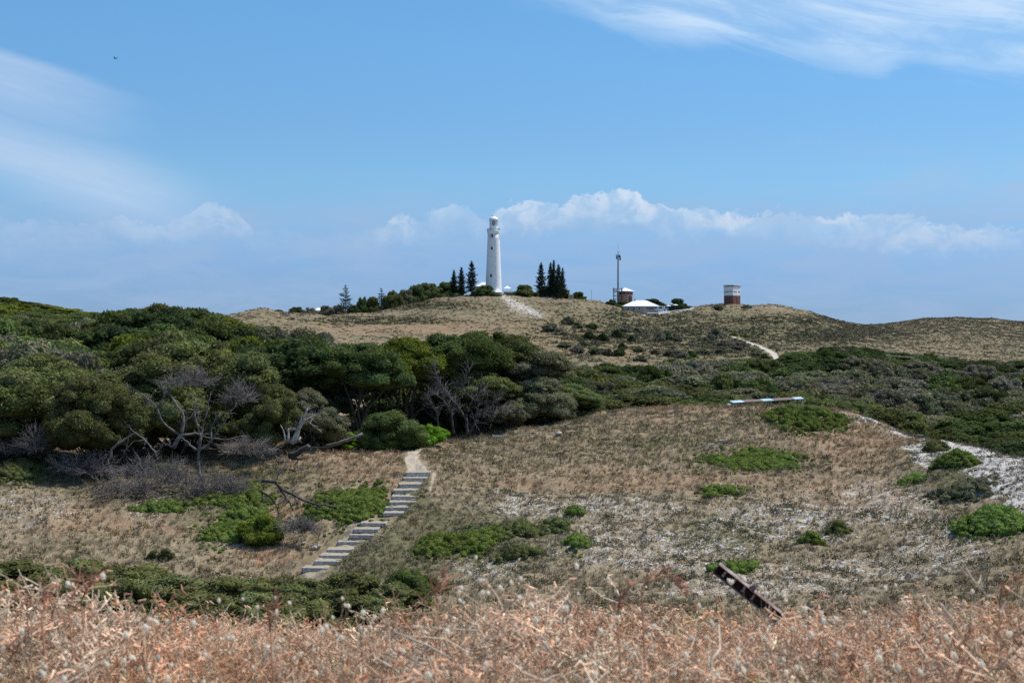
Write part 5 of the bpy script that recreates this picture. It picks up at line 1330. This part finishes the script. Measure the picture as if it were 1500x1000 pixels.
def scatter(n, y0, y1, p0, p1, seed):
    r = np.random.default_rng(seed); Y = np.sqrt(r.uniform(y0 * y0, y1 * y1, n)); X = (r.uniform(p0, p1, n) - 750) / FPX * Y
    return X, Y, r
def patch(X, Y, wl, seed):     # smooth random field 0..1
    return np.clip(0.5 + 0.28 * (waves(X, Y, wl, seed, 9) + 0.6 * waves(X, Y, wl * .37, seed + 1, 9)), 0, 1)

gp = Pile(); hp = Pile()
X, Y, r = scatter(125000, 48, 146, -80, 1600, 11); Z = H(X, Y); sa, re, gr, pa = zones(X, Y, Z)
f1 = patch(X, Y, 6.0, 31); f2 = patch(X, Y, 2.2, 37); vis = ((HZ - Z * 0) > 0)
dens = 0.98 - 0.85 * sa - 0.15 * gr; dens = np.clip(dens, .20, 1) * np.clip(0.15 + 1.25 * f2, 0, 1); keep = (r.random(len(X)) < dens) & (pa < .25) & clear_of(X, Y)
X, Y, Z, sa, re, gr, f1, f2 = [a[keep] for a in (X, Y, Z, sa, re, gr, f1, f2)]; n = len(X)
straw = np.array([.44, .35, .22]); pink = np.array([.42, .25, .155]); olive = np.array([.155, .150, .070]); grey = np.array([.20, .18, .145]); brown = np.array([.24, .165, .10])
u = r.random(n)[:, None]; c = straw * (.7 + .5 * r.random((n, 1))); pk = np.clip(re * 1.1 - .15 + .25 * (f1 > .68), 0, 1)[:, None]
c = np.where(u < pk * .55, pink * (.75 + .5 * r.random((n, 1))), c); ol = np.clip(.34 + .4 * gr + .4 * (f1 - .5), 0, .9)[:, None]
u = r.random(n)[:, None]; c = np.where(u < ol * (1 - .55 * pk), olive * (.7 + .6 * r.random((n, 1))), c); u = r.random(n)[:, None]; c = np.where(u < .16, brown * (.7 + .5 * r.random((n, 1))), c); u = r.random(n)[:, None]; c = np.where(u < .16 + .5 * sa[:, None], grey * (.7 + .6 * r.random((n, 1))), c)
protos = [grass_proto(r, 11, .26, .17, .011) for _ in range(6)]
pos = np.stack([X, Y, Z], 1); which = r.integers(0, 6, n); sc = (.45 + 1.1 * r.random(n) ** 1.6) * (1 - .35 * sa)
for k in range(6):
    s_ = which == k; V, F, K = replicate(*protos[k], pos[s_], sc[s_], r.uniform(0, 6.28, s_.sum()), c[s_]); gp.add(V, F, K)
print('grass tufts', n)
# low leafy herbs and grey heath
X, Y, r = scatter(60000, 48, 146, -80, 1600, 12); Z = H(X, Y); sa, re, gr, pa = zones(X, Y, Z); f1 = patch(X, Y, 7.0, 41); f2 = patch(X, Y, 2.6, 47)
dens = np.clip(.12 + .95 * (f1 > .56) * (.3 + f2) * .6 + .7 * gr + .45 * sa, 0, 1) * (1 - .8 * re * (gr < .1)); keep = (r.random(len(X)) < dens * .85) & (pa < .2) & clear_of(X, Y)
X, Y, Z, sa, re, gr, f1 = [a[keep] for a in (X, Y, Z, sa, re, gr, f1)]; n = len(X)
u = r.random((n, 1)); c = np.array([.125, .120, .062]) * (.7 + .6 * r.random((n, 1))); c = np.where(u < .30 + .45 * sa[:, None], np.array([.115, .105, .105]) * (.4 + .7 * r.random((n, 1))), c); u = r.random((n, 1)); c = np.where(u < gr[:, None] * .55, np.array([.085, .115, .035]) * (.7 + .6 * r.random((n, 1))), c); u = r.random((n, 1)); c = np.where(u < .12, np.array([.17, .115, .075]), c)
protos = [herb_proto(r, 26, .20, .16, .040) for _ in range(5)]; which = r.integers(0, 5, n); pos = np.stack([X, Y, Z], 1); sc = r.uniform(.5, 1.0, n) * np.where(r.random(n) < .08, 1.8, 1.0)
for k in range(5):
    s_ = which == k; V, F, K = replicate(*protos[k], pos[s_], sc[s_], r.uniform(0, 6.28, s_.sum()), c[s_]); hp.add(V, F, K)
print('herbs', n)
# bigger clumps: olive and grey sub-shrubs that mottle the slope, dark little cushions on the bare sand
for cnt_, y0_, pa_, pb_, seed_, R0, hh_, leaf_, nlf, base_, thr in ((9000, 50, -80, 1600, 15, .42, .26, .055, 70, (.115, .115, .060), .50), (5200, 55, 640, 1560, 16, .20, .20, .035, 34, (.070, .066, .062), .0)):
    X, Y, r = scatter(cnt_, y0_, 142, pa_, pb_, seed_); Z = H(X, Y); sa, re, gr, pa = zones(X, Y, Z); f1 = patch(X, Y, 5.0, 141 + seed_)
    k_ = (f1 > thr) & (r.random(len(X)) < (.55 - .35 * (re > .4) if thr else np.clip(sa * 1.2, 0, 1) * .8)) & (pa < .2) & clear_of(X, Y); X, Y, Z, sa = X[k_], Y[k_], Z[k_], sa[k_]; n = len(X)
    c = np.array(base_) * (.6 + .8 * r.random((n, 1))); u = r.random((n, 1)); c = np.where(u < .3, np.array([.150, .130, .105]) * (.6 + .6 * r.random((n, 1))), c) if thr else c
    protos = [herb_proto(r, nlf, R0, hh_, leaf_) for _ in range(5)]; which = r.integers(0, 5, n); pos = np.stack([X, Y, Z], 1); sc = r.uniform(.55, 1.35, n)
    for k in range(5):
        s_ = which == k; V, F, K = replicate(*protos[k], pos[s_], sc[s_], r.uniform(0, 6.28, s_.sum()), c[s_]); hp.add(V, F, K)
    print('clumps', n)
tag(gp.build('dune_grass', STRAW), kind='stuff'); tag(hp.build('dune_heath', HERB), kind='stuff')
# low scrub over the far hills
fp = Pile(); protos = [herb_proto(r, 12, .55, .30, .20) for _ in range(5)]
for y0, y1, p0, p1, n0, s0 in ((345, 720, -80, 1600, 90000, 1.0), (720, 1080, 1180, 1620, 26000, 1.45)):
    X, Y, r = scatter(n0, y0, y1, p0, p1, 21 + n0 % 7); Z = H(X, Y); sa, re, gr, pa = zones(X, Y, Z); f1 = patch(X, Y, 34, 51); f2 = patch(X, Y, 9, 57)
    right = np.clip((750 + FPX * X / Y - 1150) / 150, 0, 1)
    keep = (r.random(len(X)) < np.clip(.20 + .55 * (f1 > .55) * f2 + .9 * gr + .30 * right - .25 * re, .05, 1) * (1 - .75 * sa)) & (pa < .2)
    X, Y, Z, sa, re, gr, right = [a[keep] for a in (X, Y, Z, sa, re, gr, right)]; n = len(X); u = r.random((n, 1))
    c = np.array([.110, .105, .058]) * (.6 + .7 * r.random((n, 1))); c = np.where(u < .40, np.array([.20, .155, .10]) * (.7 + .5 * r.random((n, 1))), c); u = r.random((n, 1)); c = np.where(u < .14, np.array([.10, .10, .095]) * (.5 + .8 * r.random((n, 1))), c)
    c = np.where(r.random((n, 1)) < gr[:, None] * .75, np.array([.085, .092, .062]) * (.6 + .7 * r.random((n, 1))), c)
    c = np.where(r.random((n, 1)) < right[:, None] * .35, np.array([.155, .145, .105]), c)
    which = r.integers(0, 5, n); pos = np.stack([X, Y, Z], 1); sc = r.uniform(.5, 1.35, n) * s0 * (1 + .9 * gr)
    for k in range(5):
        s_ = which == k; V, F, K = replicate(*protos[k], pos[s_], sc[s_], r.uniform(0, 6.28, s_.sum()), c[s_]); fp.add(V, F, K)
    print('far scrub', n)
tag(fp.build('hillside_heath', HERB), kind='stuff')

# ------------------------------------------------------------------ foreground grass
r = np.random.default_rng(99)
def ribbon(P, w, k0, V, F, K, f):
    """three sided thin stem"""
    P = np.array(P); n = len(P); w = np.broadcast_to(w, (n,)); t = P[-1] - P[0]; a = np.cross(t, unit(1, r)[0]); a /= np.linalg.norm(a) + 1e-9; b = np.cross(a, t); b /= np.linalg.norm(b) + 1e-9
    k = len(V)
    for i in range(n): V += [P[i] + a * w[i], P[i] - a * w[i] * .5 + b * w[i] * .87, P[i] - a * w[i] * .5 - b * w[i] * .87]; K += [f] * 3
    for i in range(n - 1):
        for j in range(3): F.append((k + i * 3 + j, k + i * 3 + (j + 1) % 3, k + (i + 1) * 3 + (j + 1) % 3, k + (i + 1) * 3 + j))


def weed_proto(h, nb, curl):
    V, F, K = [], [], []; top = np.array([r.normal() * .35 * h, r.normal() * .35 * h, h]); P = [np.zeros(3)]
    for t in (.25, .5, .75, 1.0): P.append(top * t + r.normal(size=3) * .02 * curl + np.array([0, 0, .05 * math.sin(3.1 * t)]))
    ribbon(P, np.linspace(.0026, .0011, 5), 0, V, F, K, (1.1, 1.0, .95))
    for _ in range(nb):
        t = r.uniform(.25, 1.0); i = min(int(t * 4), 3); q = P[i] + (P[i + 1] - P[i]) * (t * 4 - i); d = unit(1, r)[0]; d[2] = d[2] * .6 + .35; L_ = r.uniform(.04, .13)
        m_ = q + d * L_ * .5 + r.normal(size=3) * .008; e_ = q + d * L_ + r.normal(size=3) * .014; f = r.uniform(.7, 1.35); ribbon([q, m_, e_], [.0017, .0014, .0009], 0, V, F, K, (f, f, f))
        for _k in range(3):
            s = q + (e_ - q) * r.uniform(.3, 1.0); d3 = unit(1, r)[0]; ribbon([s, s + d3 * .018], [.0027, .0016], 0, V, F, K, (f * 1.1, f, f * .95))
    return np.array(V), np.array(F), np.array(K)


def straw_proto(h):
    V, F, K = [], [], []; lean = r.uniform(.2, 1.1) * h; a = r.uniform(0, 6.28); P = []
    for t in np.linspace(0, 1, 5): P.append(np.array([math.cos(a) * lean * t ** 1.6, math.sin(a) * lean * t ** 1.6, h * (t - .18 * t ** 3)]))
    ribbon(P, [.0019, .0018, .0016, .0012, .0007], 0, V, F, K, (1, 1, 1)); return np.array(V), np.array(F), np.array(K)


def blade_proto(h):
    V, F, K = [], [], []
    for _ in range(6):
        a = r.uniform(0, 6.28); l = h * r.uniform(.3, .9); P = [np.array([math.cos(a) * l * t ** 1.5, math.sin(a) * l * t ** 1.5, h * t * (1.2 - .35 * t)]) * r.uniform(.95, 1.05) for t in (0, .4, .7, 1)]
        sd_ = np.array([-math.sin(a), math.cos(a), 0]) * .003; k = len(V)
        for i, w_ in enumerate((1, 1.1, .8, .1)): V += [P[i] - sd_ * w_, P[i] + sd_ * w_]; K += [(1, 1, 1)] * 2
        for i in range(3): F.append((k + 2 * i, k + 2 * i + 1, k + 2 * i + 3, k + 2 * i + 2))
    return np.array(V), np.array(F), np.array(K)


def fg_points(n, y0, y1, seed):
    q = np.random.default_rng(seed); Y = np.sqrt(q.uniform(y0 * y0, y1 * y1, n)); X = q.uniform(-.40, .40, n) * Y + q.uniform(-1.3, 1.3, n); return X, Y
FG = Pile()
# local mood of the sward: more green at the bottom left-centre and right, redder to the middle
def fgz(X, Y): return H(X, Y)
lift = lambda X, Y: np.interp(750 + FPX * X / Y, [0, 150, 280, 450, 560, 700, 1000, 1200, 1350, 1500], [1.0, 1.0, .86, .78, .88, .92, .88, .88, .92, 1.04])
for cnt_, mk, cols_, hs in ((5600, lambda: weed_proto(r.uniform(.20, .30), r.integers(9, 16), 1.0), [(.72, .57, .43), (.82, .72, .58), (.58, .39, .27), (.68, .50, .37)], 1.0),
                            (17500, lambda: straw_proto(r.uniform(.20, .34)), [(.80, .66, .50), (.86, .75, .60), (.70, .52, .38), (.52, .50, .30)], 1.0),
                            (8500, lambda: blade_proto(r.uniform(.08, .17)), [(.20, .25, .07), (.30, .30, .12), (.52, .42, .24)], 1.0)):
    pr_ = [mk() for _ in range(10)]; X, Y = fg_points(cnt_, 1.6, 7.6, cnt_); Z = fgz(X, Y); col = np.array(cols_)[r.integers(0, len(cols_), cnt_)] * r.uniform(.7, 1.25, (cnt_, 1))
    mood = patch(X, Y, 1.3, 71)[:, None]; rd = np.clip((mood - .52) * 3, 0, 1); gr_ = np.clip((.32 - patch(X, Y, 1.0, 91)[:, None]) * 4, 0, 1); col = col * 1.06 * (1 - rd * np.array([[.02, .15, .24]])) * (1 - gr_ * np.array([[.30, .10, .38]]))
    wh = r.integers(0, 10, cnt_); sc = r.uniform(.65, 1.2, cnt_) * (1 + .35 * (patch(X, Y, .8, 171) - .5)) * lift(X, Y); pos = np.stack([X, Y, Z - .01], 1)
    for k in range(10):
        s_ = wh == k; V, F, K = replicate(*pr_[k], pos[s_], sc[s_], r.uniform(0, 6.28, s_.sum()), col[s_]); FG.add(V, F, K)
# thick horizontal litter of broken stems
pr_ = [straw_proto(.12) for _ in range(4)]; n = 13000; X, Y = fg_points(n, 1.6, 7.2, 5); Z = fgz(X, Y) + r.uniform(.02, .24, n); col = np.array([(.68, .54, .39), (.56, .41, .29), (.76, .68, .54)])[r.integers(0, 3, n)] * r.uniform(.7, 1.3, (n, 1))
wh = r.integers(0, 4, n)
for k in range(4):
    s_ = wh == k; m_ = s_.sum(); V, F, K = replicate(*pr_[k], np.stack([X, Y, Z], 1)[s_], np.stack([np.full(m_, .9), np.full(m_, .9), r.uniform(.05, .7, m_)], 1), r.uniform(0, 6.28, m_), col[s_], r.normal(0, 1.2, (m_, 2))); FG.add(V, F, K)


def head_mesh(seed):
    q = np.random.default_rng(seed); V = [ICO_V * np.array([.0048, .0048, .0080])]; F = [ICO_F]; nv = len(ICO_V); n = 150; d = unit(n, q); p = d * np.array([.0048, .0048, .0082]) * q.uniform(.8, 1, (n, 1)); d2 = d * .8 + np.array([0, 0, .35]); t = p + d2 * .0042 * q.uniform(.5, 1.2, (n, 1)); s = np.cross(d, unit(n, q)) * .0013
    v = np.stack([p - s, p + s, t], 1).reshape(-1, 3); V.append(v); F.append(np.arange(n * 3).reshape(-1, 3) + nv); return np.concatenate(V), np.concatenate(F)
HEADM = leafmat('fluffy_seed_head', .5); hv, hf = head_mesh(1); HC = np.array([1.0, .93, .81])
# most of the white heads: part of the sward
hn = 7600; X, Y = fg_points(hn, 2.3, 7.0, 77); cl = patch(X, Y, 1.1, 81); k_ = r.random(hn) < .25 + .75 * (cl > .5); X, Y = X[k_], Y[k_]; n = len(X); Zg = fgz(X, Y); hh = r.uniform(.16, .33, n) * lift(X, Y)
V, F, K = replicate(hv, hf, np.ones((len(hv), 3)), np.stack([X, Y, Zg + hh], 1), r.uniform(.45, .95, n), r.uniform(0, 6.28, n), HC[None] * r.uniform(.75, 1.05, (n, 1)), r.normal(0, .3, (n, 2)))
F4 = np.concatenate([F, F[:, 2:3]], 1)
HD = Pile(); HD.add(V, F, K)
st = [np.array([[0, 0, 0], [.0012, 0, 0], [.0006, .001, 1], [0, 0, 1.0]])]
sv = np.array([[-.0008, 0, 0], [.0008, 0, 0], [0, .0012, 0], [-.0008, 0, 1], [.0008, 0, 1], [0, .0012, 1]]); sf = np.array([(0, 1, 4, 3), (1, 2, 5, 4), (2, 0, 3, 5)])
V, F, K = replicate(sv, sf, np.ones((6, 3)), np.stack([X, Y, Zg], 1), np.stack([np.ones(n), np.ones(n), hh], 1), r.uniform(0, 6.28, n), np.tile([[.45, .36, .22]], (n, 1))); FG.add(V, F, K)
tag(FG.build('foreground_grass', STRAW), kind='stuff'); tag(HD.build('seed_heads', HEADM), kind='stuff')
# the ones that stand clear, one by one
heads = [(150, 845, 3.0), (98, 856, 3.4), (104, 858, 3.4), (10, 872, 3.2), (87, 886, 3.6), (160, 893, 2.9), (355, 878, 3.4), (320, 880, 3.6), (403, 877, 3.2), (403, 897, 3.0), (501, 877, 3.4), (505, 887, 3.2), (510, 888, 3.2), (424, 884, 3.5), (376, 890, 3.3), (697, 817, 3.1), (689, 841, 3.2),
         (749, 854, 3.5), (763, 848, 3.5), (845, 830, 3.4), (672, 868, 3.2), (676, 862, 3.3), (674, 880, 3.1), (679, 884, 3.3), (706, 869, 3.5), (715, 869, 3.5), (733, 861, 3.6), (761, 876, 3.4), (779, 888, 3.2), (808, 876, 3.4), (828, 878, 3.3), (829, 892, 3.1), (847, 870, 3.6), (891, 848, 3.6), (755, 917, 2.9),
         (655, 926, 2.8), (785, 909, 3.1), (837, 903, 3.2), (1069, 851, 3.6), (1072, 853, 3.5), (1091, 849, 3.6), (1116, 861, 3.5), (1124, 870, 3.4), (1149, 873, 3.4), (1152, 880, 3.1), (1180, 893, 3.0), (1204, 899, 2.9), (1207, 910, 2.9), (1149, 967, 2.6), (1387, 934, 2.9), (1426, 867, 3.6), (1358, 848, 3.9),
         (1298, 862, 3.6), (1267, 898, 3.2), (1313, 858, 3.8), (1480, 930, 3.0), (1226, 907, 3.0), (1082, 952, 2.7), (1081, 972, 2.6), (1043, 912, 3.0), (1168, 979, 2.55), (62, 989, 2.4), (60, 985, 2.5), (92, 996, 2.4), (122, 977, 2.6), (218, 908, 3.0), (228, 912, 3.0), (282, 914, 3.0), (213, 920, 2.9), (184, 931, 2.85),
         (470, 925, 2.9), (478, 919, 3.0), (500, 935, 2.8), (487, 905, 3.2), (531, 898, 3.2), (548, 905, 3.1), (560, 896, 3.3), (1005, 960, 2.6), (1052, 990, 2.5), (872, 990, 2.5), (628, 990, 2.5), (590, 955, 2.7), (632, 965, 2.65), (712, 975, 2.6), (930, 958, 2.7), (960, 918, 2.95), (1320, 925, 2.9), (1400, 960, 2.7), (1440, 975, 2.6),
         (1350, 985, 2.5), (1120, 935, 2.8), (1025, 888, 3.2), (985, 870, 3.5), (905, 905, 3.1), (880, 925, 2.9), (340, 935, 2.8), (300, 960, 2.65), (390, 950, 2.7), (430, 965, 2.65), (250, 975, 2.6), (30, 925, 2.9), (1465, 895, 3.2), (1230, 945, 2.75), (1290, 965, 2.65), (1190, 930, 2.85)]
hm = []
for s_ in range(3):
    v, f = head_mesh(s_ + 5); hm.append(npmesh('seed_head', v, f, HEADM, np.tile([[1.0, .94, .82]], (len(v), 1))))
STALK = mat_plain('straw_stalk', (.46, .36, .22), .8, .2)
for i, (px, py, Y) in enumerate(heads):
    p = P3(px, py, Y); g = float(H(p[0], Y)); hgt = p[2] - g
    e = empty('bunny_tail_grass', (p[0], Y, g), 'fluffy white oval seed head on a thin straw stalk in the blurred foreground grass', 'bunny tail grass', 'bunny tail grasses standing in the foreground')
    o = link('seed_head', hm[i % 3], e); o.location = (0, 0, hgt); s_ = rng.uniform(.5, .95); o.scale = (s_, s_, s_ * rng.uniform(.9, 1.1)); o.rotation_euler = (rng.normal() * .3, rng.normal() * .3, rng.uniform(0, 6))
    MB().tube([(rng.normal() * .03, rng.normal() * .03, -.01), (rng.normal() * .01, 0, hgt * .6), (0, 0, hgt)], [.0011, .0009, .0006], 4, False).build('stalk', STALK, e)
# long bleached stalks and reddish plumes that stick out of the grass
for i, (a, b_, Y, w, m_, lab) in enumerate((((60, 905), (70, 858), 3.1, .0028, 'r', 'reddish plume near the left edge, lowest of the left plumes'), ((1465, 885), (1490, 842), 3.3, .0024, 'r', 'reddish plume at the right edge of the foreground'), ((905, 900), (925, 856), 3.2, .0024, 'r', 'reddish plume in front of the lower dune, centre right'), ((395, 925), (405, 884), 3.0, .0024, 'r', 'reddish plume before the green shrub belt'),
     ((1378, 885), (1418, 947), 2.9, .0026, 'p', 'long bleached stalk slanting down, right foreground grass'), ((1043, 967), (1054, 915), 2.8, .0022, 'p', 'pale upright stalk below the rusty rail'), ((1407, 830), (1418, 850), 3.6, .0020, 'p', 'short pale stalk tip in front of the right dune, upper'), ((1416, 832), (1450, 876), 3.6, .0016, 'p', 'thin pale stalk leaning right beside the short tip'),
     ((978, 840), (1008, 875), 3.3, .0018, 'r', 'bent pale stem left of the rusty rail'), ((940, 862), (985, 830), 3.4, .0020, 'r', 'reddish plume rising left of the rusty rail'), ((575, 925), (660, 965), 3.0, .0022, 'p', 'long pale stalk lying across the centre foreground grass'), ((600, 920), (700, 924), 3.0, .0018, 'p', 'level pale stalk above the long lying one'), ((795, 940), (815, 980), 2.8, .0024, 'p', 'short pale forked stalk, centre foreground'),
     ((100, 890), (115, 845), 3.2, .0022, 'r', 'reddish branching plume at the upper left foreground'), ((118, 880), (145, 835), 3.3, .002, 'r', 'second reddish branching plume, upper left foreground'), ((640, 880), (655, 835), 3.3, .0020, 'r', 'reddish plume reaching up before the lower dune'), ((740, 965), (800, 1000), 2.7, .0022, 'p', 'bleached stalk at the bottom edge, centre'))):
    p, q = P3(*a, Y), P3(*b_, Y + rng.uniform(-.2, .2)); base = np.array([p[0], Y, float(H(p[0], Y))])
    e = empty('dry_stalk', tuple(base), lab, 'dry stalk'); mt = mat_plain('bleached_stalk', (.66, .55, .42), .8, .2) if m_ == 'p' else mat_plain('reddish_stem', (.42, .20, .12), .8, .2)
    mb = MB(); mid_ = (p + q) / 2 + rng.normal(size=3) * .012; mb.tube([base - base, (base - base) * .5 + (p - base) * .5 + .01, p - base] if p[2] < q[2] else [q - base, mid_ - base, p - base], [w, w, w * .9], 5)
    mb.tube([p - base, mid_ - base, q - base], [w, w * .85, w * .6], 5); mb.build('stem', mt, e, True)
    mb = MB()
    for _ in range(26 if m_ == 'r' else 4):
        t = rng.uniform(.15, 1); s_ = p + (q - p) * t - base; d = unit(1, rng)[0]; d[2] = abs(d[2]) * .7 + .2; L_ = rng.uniform(.015, .05); mb.tube([s_, s_ + d * L_ * .5, s_ + d * L_ + rng.normal(size=3) * .004], [.0014, .0012, .0008], 3, False)
    mb.build('side_twig', mt, e)

# rusty metal rail sticking out of the slope behind the grass
RUST = mat_plain('rusty_steel', (.17, .10, .085), .7, .4, .3, var=.6, scale=14, bump=.6, col2=(.34, .27, .28))
p0 = P3(1054, 827, 8.6); p1 = P3(1134, 890, 8.5); d = p1 - p0; L_ = np.linalg.norm(d); d /= L_; side = np.array([-.13, -.99, .12]); side -= d * side.dot(d); side /= np.linalg.norm(side); up = np.cross(side, d)
if up[2] < 0: up = -up
th = math.radians(24); up, side = up * math.cos(th) + side * math.sin(th), side * math.cos(th) - up * math.sin(th)
e = empty('metal_rail', tuple(p1), 'rusty channel rail with holes jutting up out of the blurred grass', 'metal rail')
def obox(mb, s0, s1, u0, u1, v0, v1):
    """box in rail axes: along d, up, side"""
    V = [p0 + d * s + up * u + side * v - p1 for v in (v0, v1) for s, u in ((s0, u0), (s1, u0), (s1, u1), (s0, u1))]
    mb.add(V, [(3, 2, 1, 0), (4, 5, 6, 7), (0, 1, 5, 4), (1, 2, 6, 5), (2, 3, 7, 6), (3, 0, 4, 7)])
mb = MB(); obox(mb, 0, L_ + .06, 0.0, .006, -.024, .014); mb.build('top_flange', RUST, e)
RUST_SHADE = mat_plain('rust_with_painted_shade', (.035, .024, .022), .8, .3, .2, var=.5, scale=20, bump=.5)  # rusty web coloured near black, shade below the lit flange put into its colour
mb = MB(); obox(mb, 0.002, L_ + .06, -.066, -.001, -.024, -.019); mb.build('web', RUST_SHADE, e)
mb = MB(); obox(mb, 0.002, L_ + .06, -.071, -.066, -.024, .004); mb.build('bottom_flange', RUST, e)
for k in range(4):
    mb = MB(); obox(mb, .05 + k * .072, .066 + k * .072, -.049, -.003, -.018, .004 + .004 * (k % 2)); mb.build('rib', RUST, e)
mb = MB(); obox(mb, -.004, .002, -.071, .006, -.025, .014); mb.build('end_plate', RUST, e)
mb = MB(); c_ = p0 + d * .24 - p1 + up * .006; mb.add([c_ - d * .02, c_ + d * .02, c_ + d * .012 + up * .035, c_ - d * .004 + up * .04, c_ - d * .02 + side * .006, c_ + d * .02 + side * .006, c_ + d * .012 + up * .035 + side * .006, c_ - d * .004 + up * .04 + side * .006],
   [(3, 2, 1, 0), (4, 5, 6, 7), (0, 1, 5, 4), (1, 2, 6, 5), (2, 3, 7, 6), (3, 0, 4, 7)]); mb.build('lug', RUST, e)

# bird
b = P3(170, 87, 95); mb = MB(); BD = mat_plain('black_feathers', (.02, .02, .022), .7, .2)
n_ = 8; ring = [(-.11, .004), (-.08, .018), (-.03, .032), (.03, .030), (.07, .016), (.085, .021), (.105, .018), (.125, .002)]
V = []; k = 8
for y, q_ in ring:
    for j in range(k): V.append((q_ * math.cos(j * 2 * math.pi / k), y, q_ * .9 * math.sin(j * 2 * math.pi / k)))
F = [(i * k + j, i * k + (j + 1) % k, (i + 1) * k + (j + 1) % k, (i + 1) * k + j) for i in range(len(ring) - 1) for j in range(k)]
mb.add(V, F)
for s_ in (-1, 1):
    W_ = [(s_ * .02, .045, .012), (s_ * .02, -.05, .012), (s_ * .11, -.045, .07), (s_ * .10, .05, .07), (s_ * .19, -.05, .115), (s_ * .17, .01, .12)]
    mb.add(W_ + [(x, y, z - .006) for x, y, z in W_], [(0, 3, 2, 1), (3, 5, 4, 2), (6, 7, 8, 9), (9, 8, 10, 11), (0, 1, 7, 6), (1, 2, 8, 7), (2, 4, 10, 8), (4, 5, 11, 10), (5, 3, 9, 11), (3, 0, 6, 9)])
mb.add([(-.015, -.09, 0), (.015, -.09, 0), (.035, -.17, 0), (-.035, -.17, 0), (-.015, -.09, .006), (.015, -.09, .006), (.035, -.17, .004), (-.035, -.17, .004)], [(3, 2, 1, 0), (4, 5, 6, 7), (0, 1, 5, 4), (1, 2, 6, 5), (2, 3, 7, 6), (3, 0, 4, 7)])
o = mb.build('bird', BD); o.location = tuple(b); o.rotation_euler = (.2, .1, 1.1); tag(o, 'tiny dark bird with raised wings flying high in the blue upper left sky', 'bird')
print('script done')
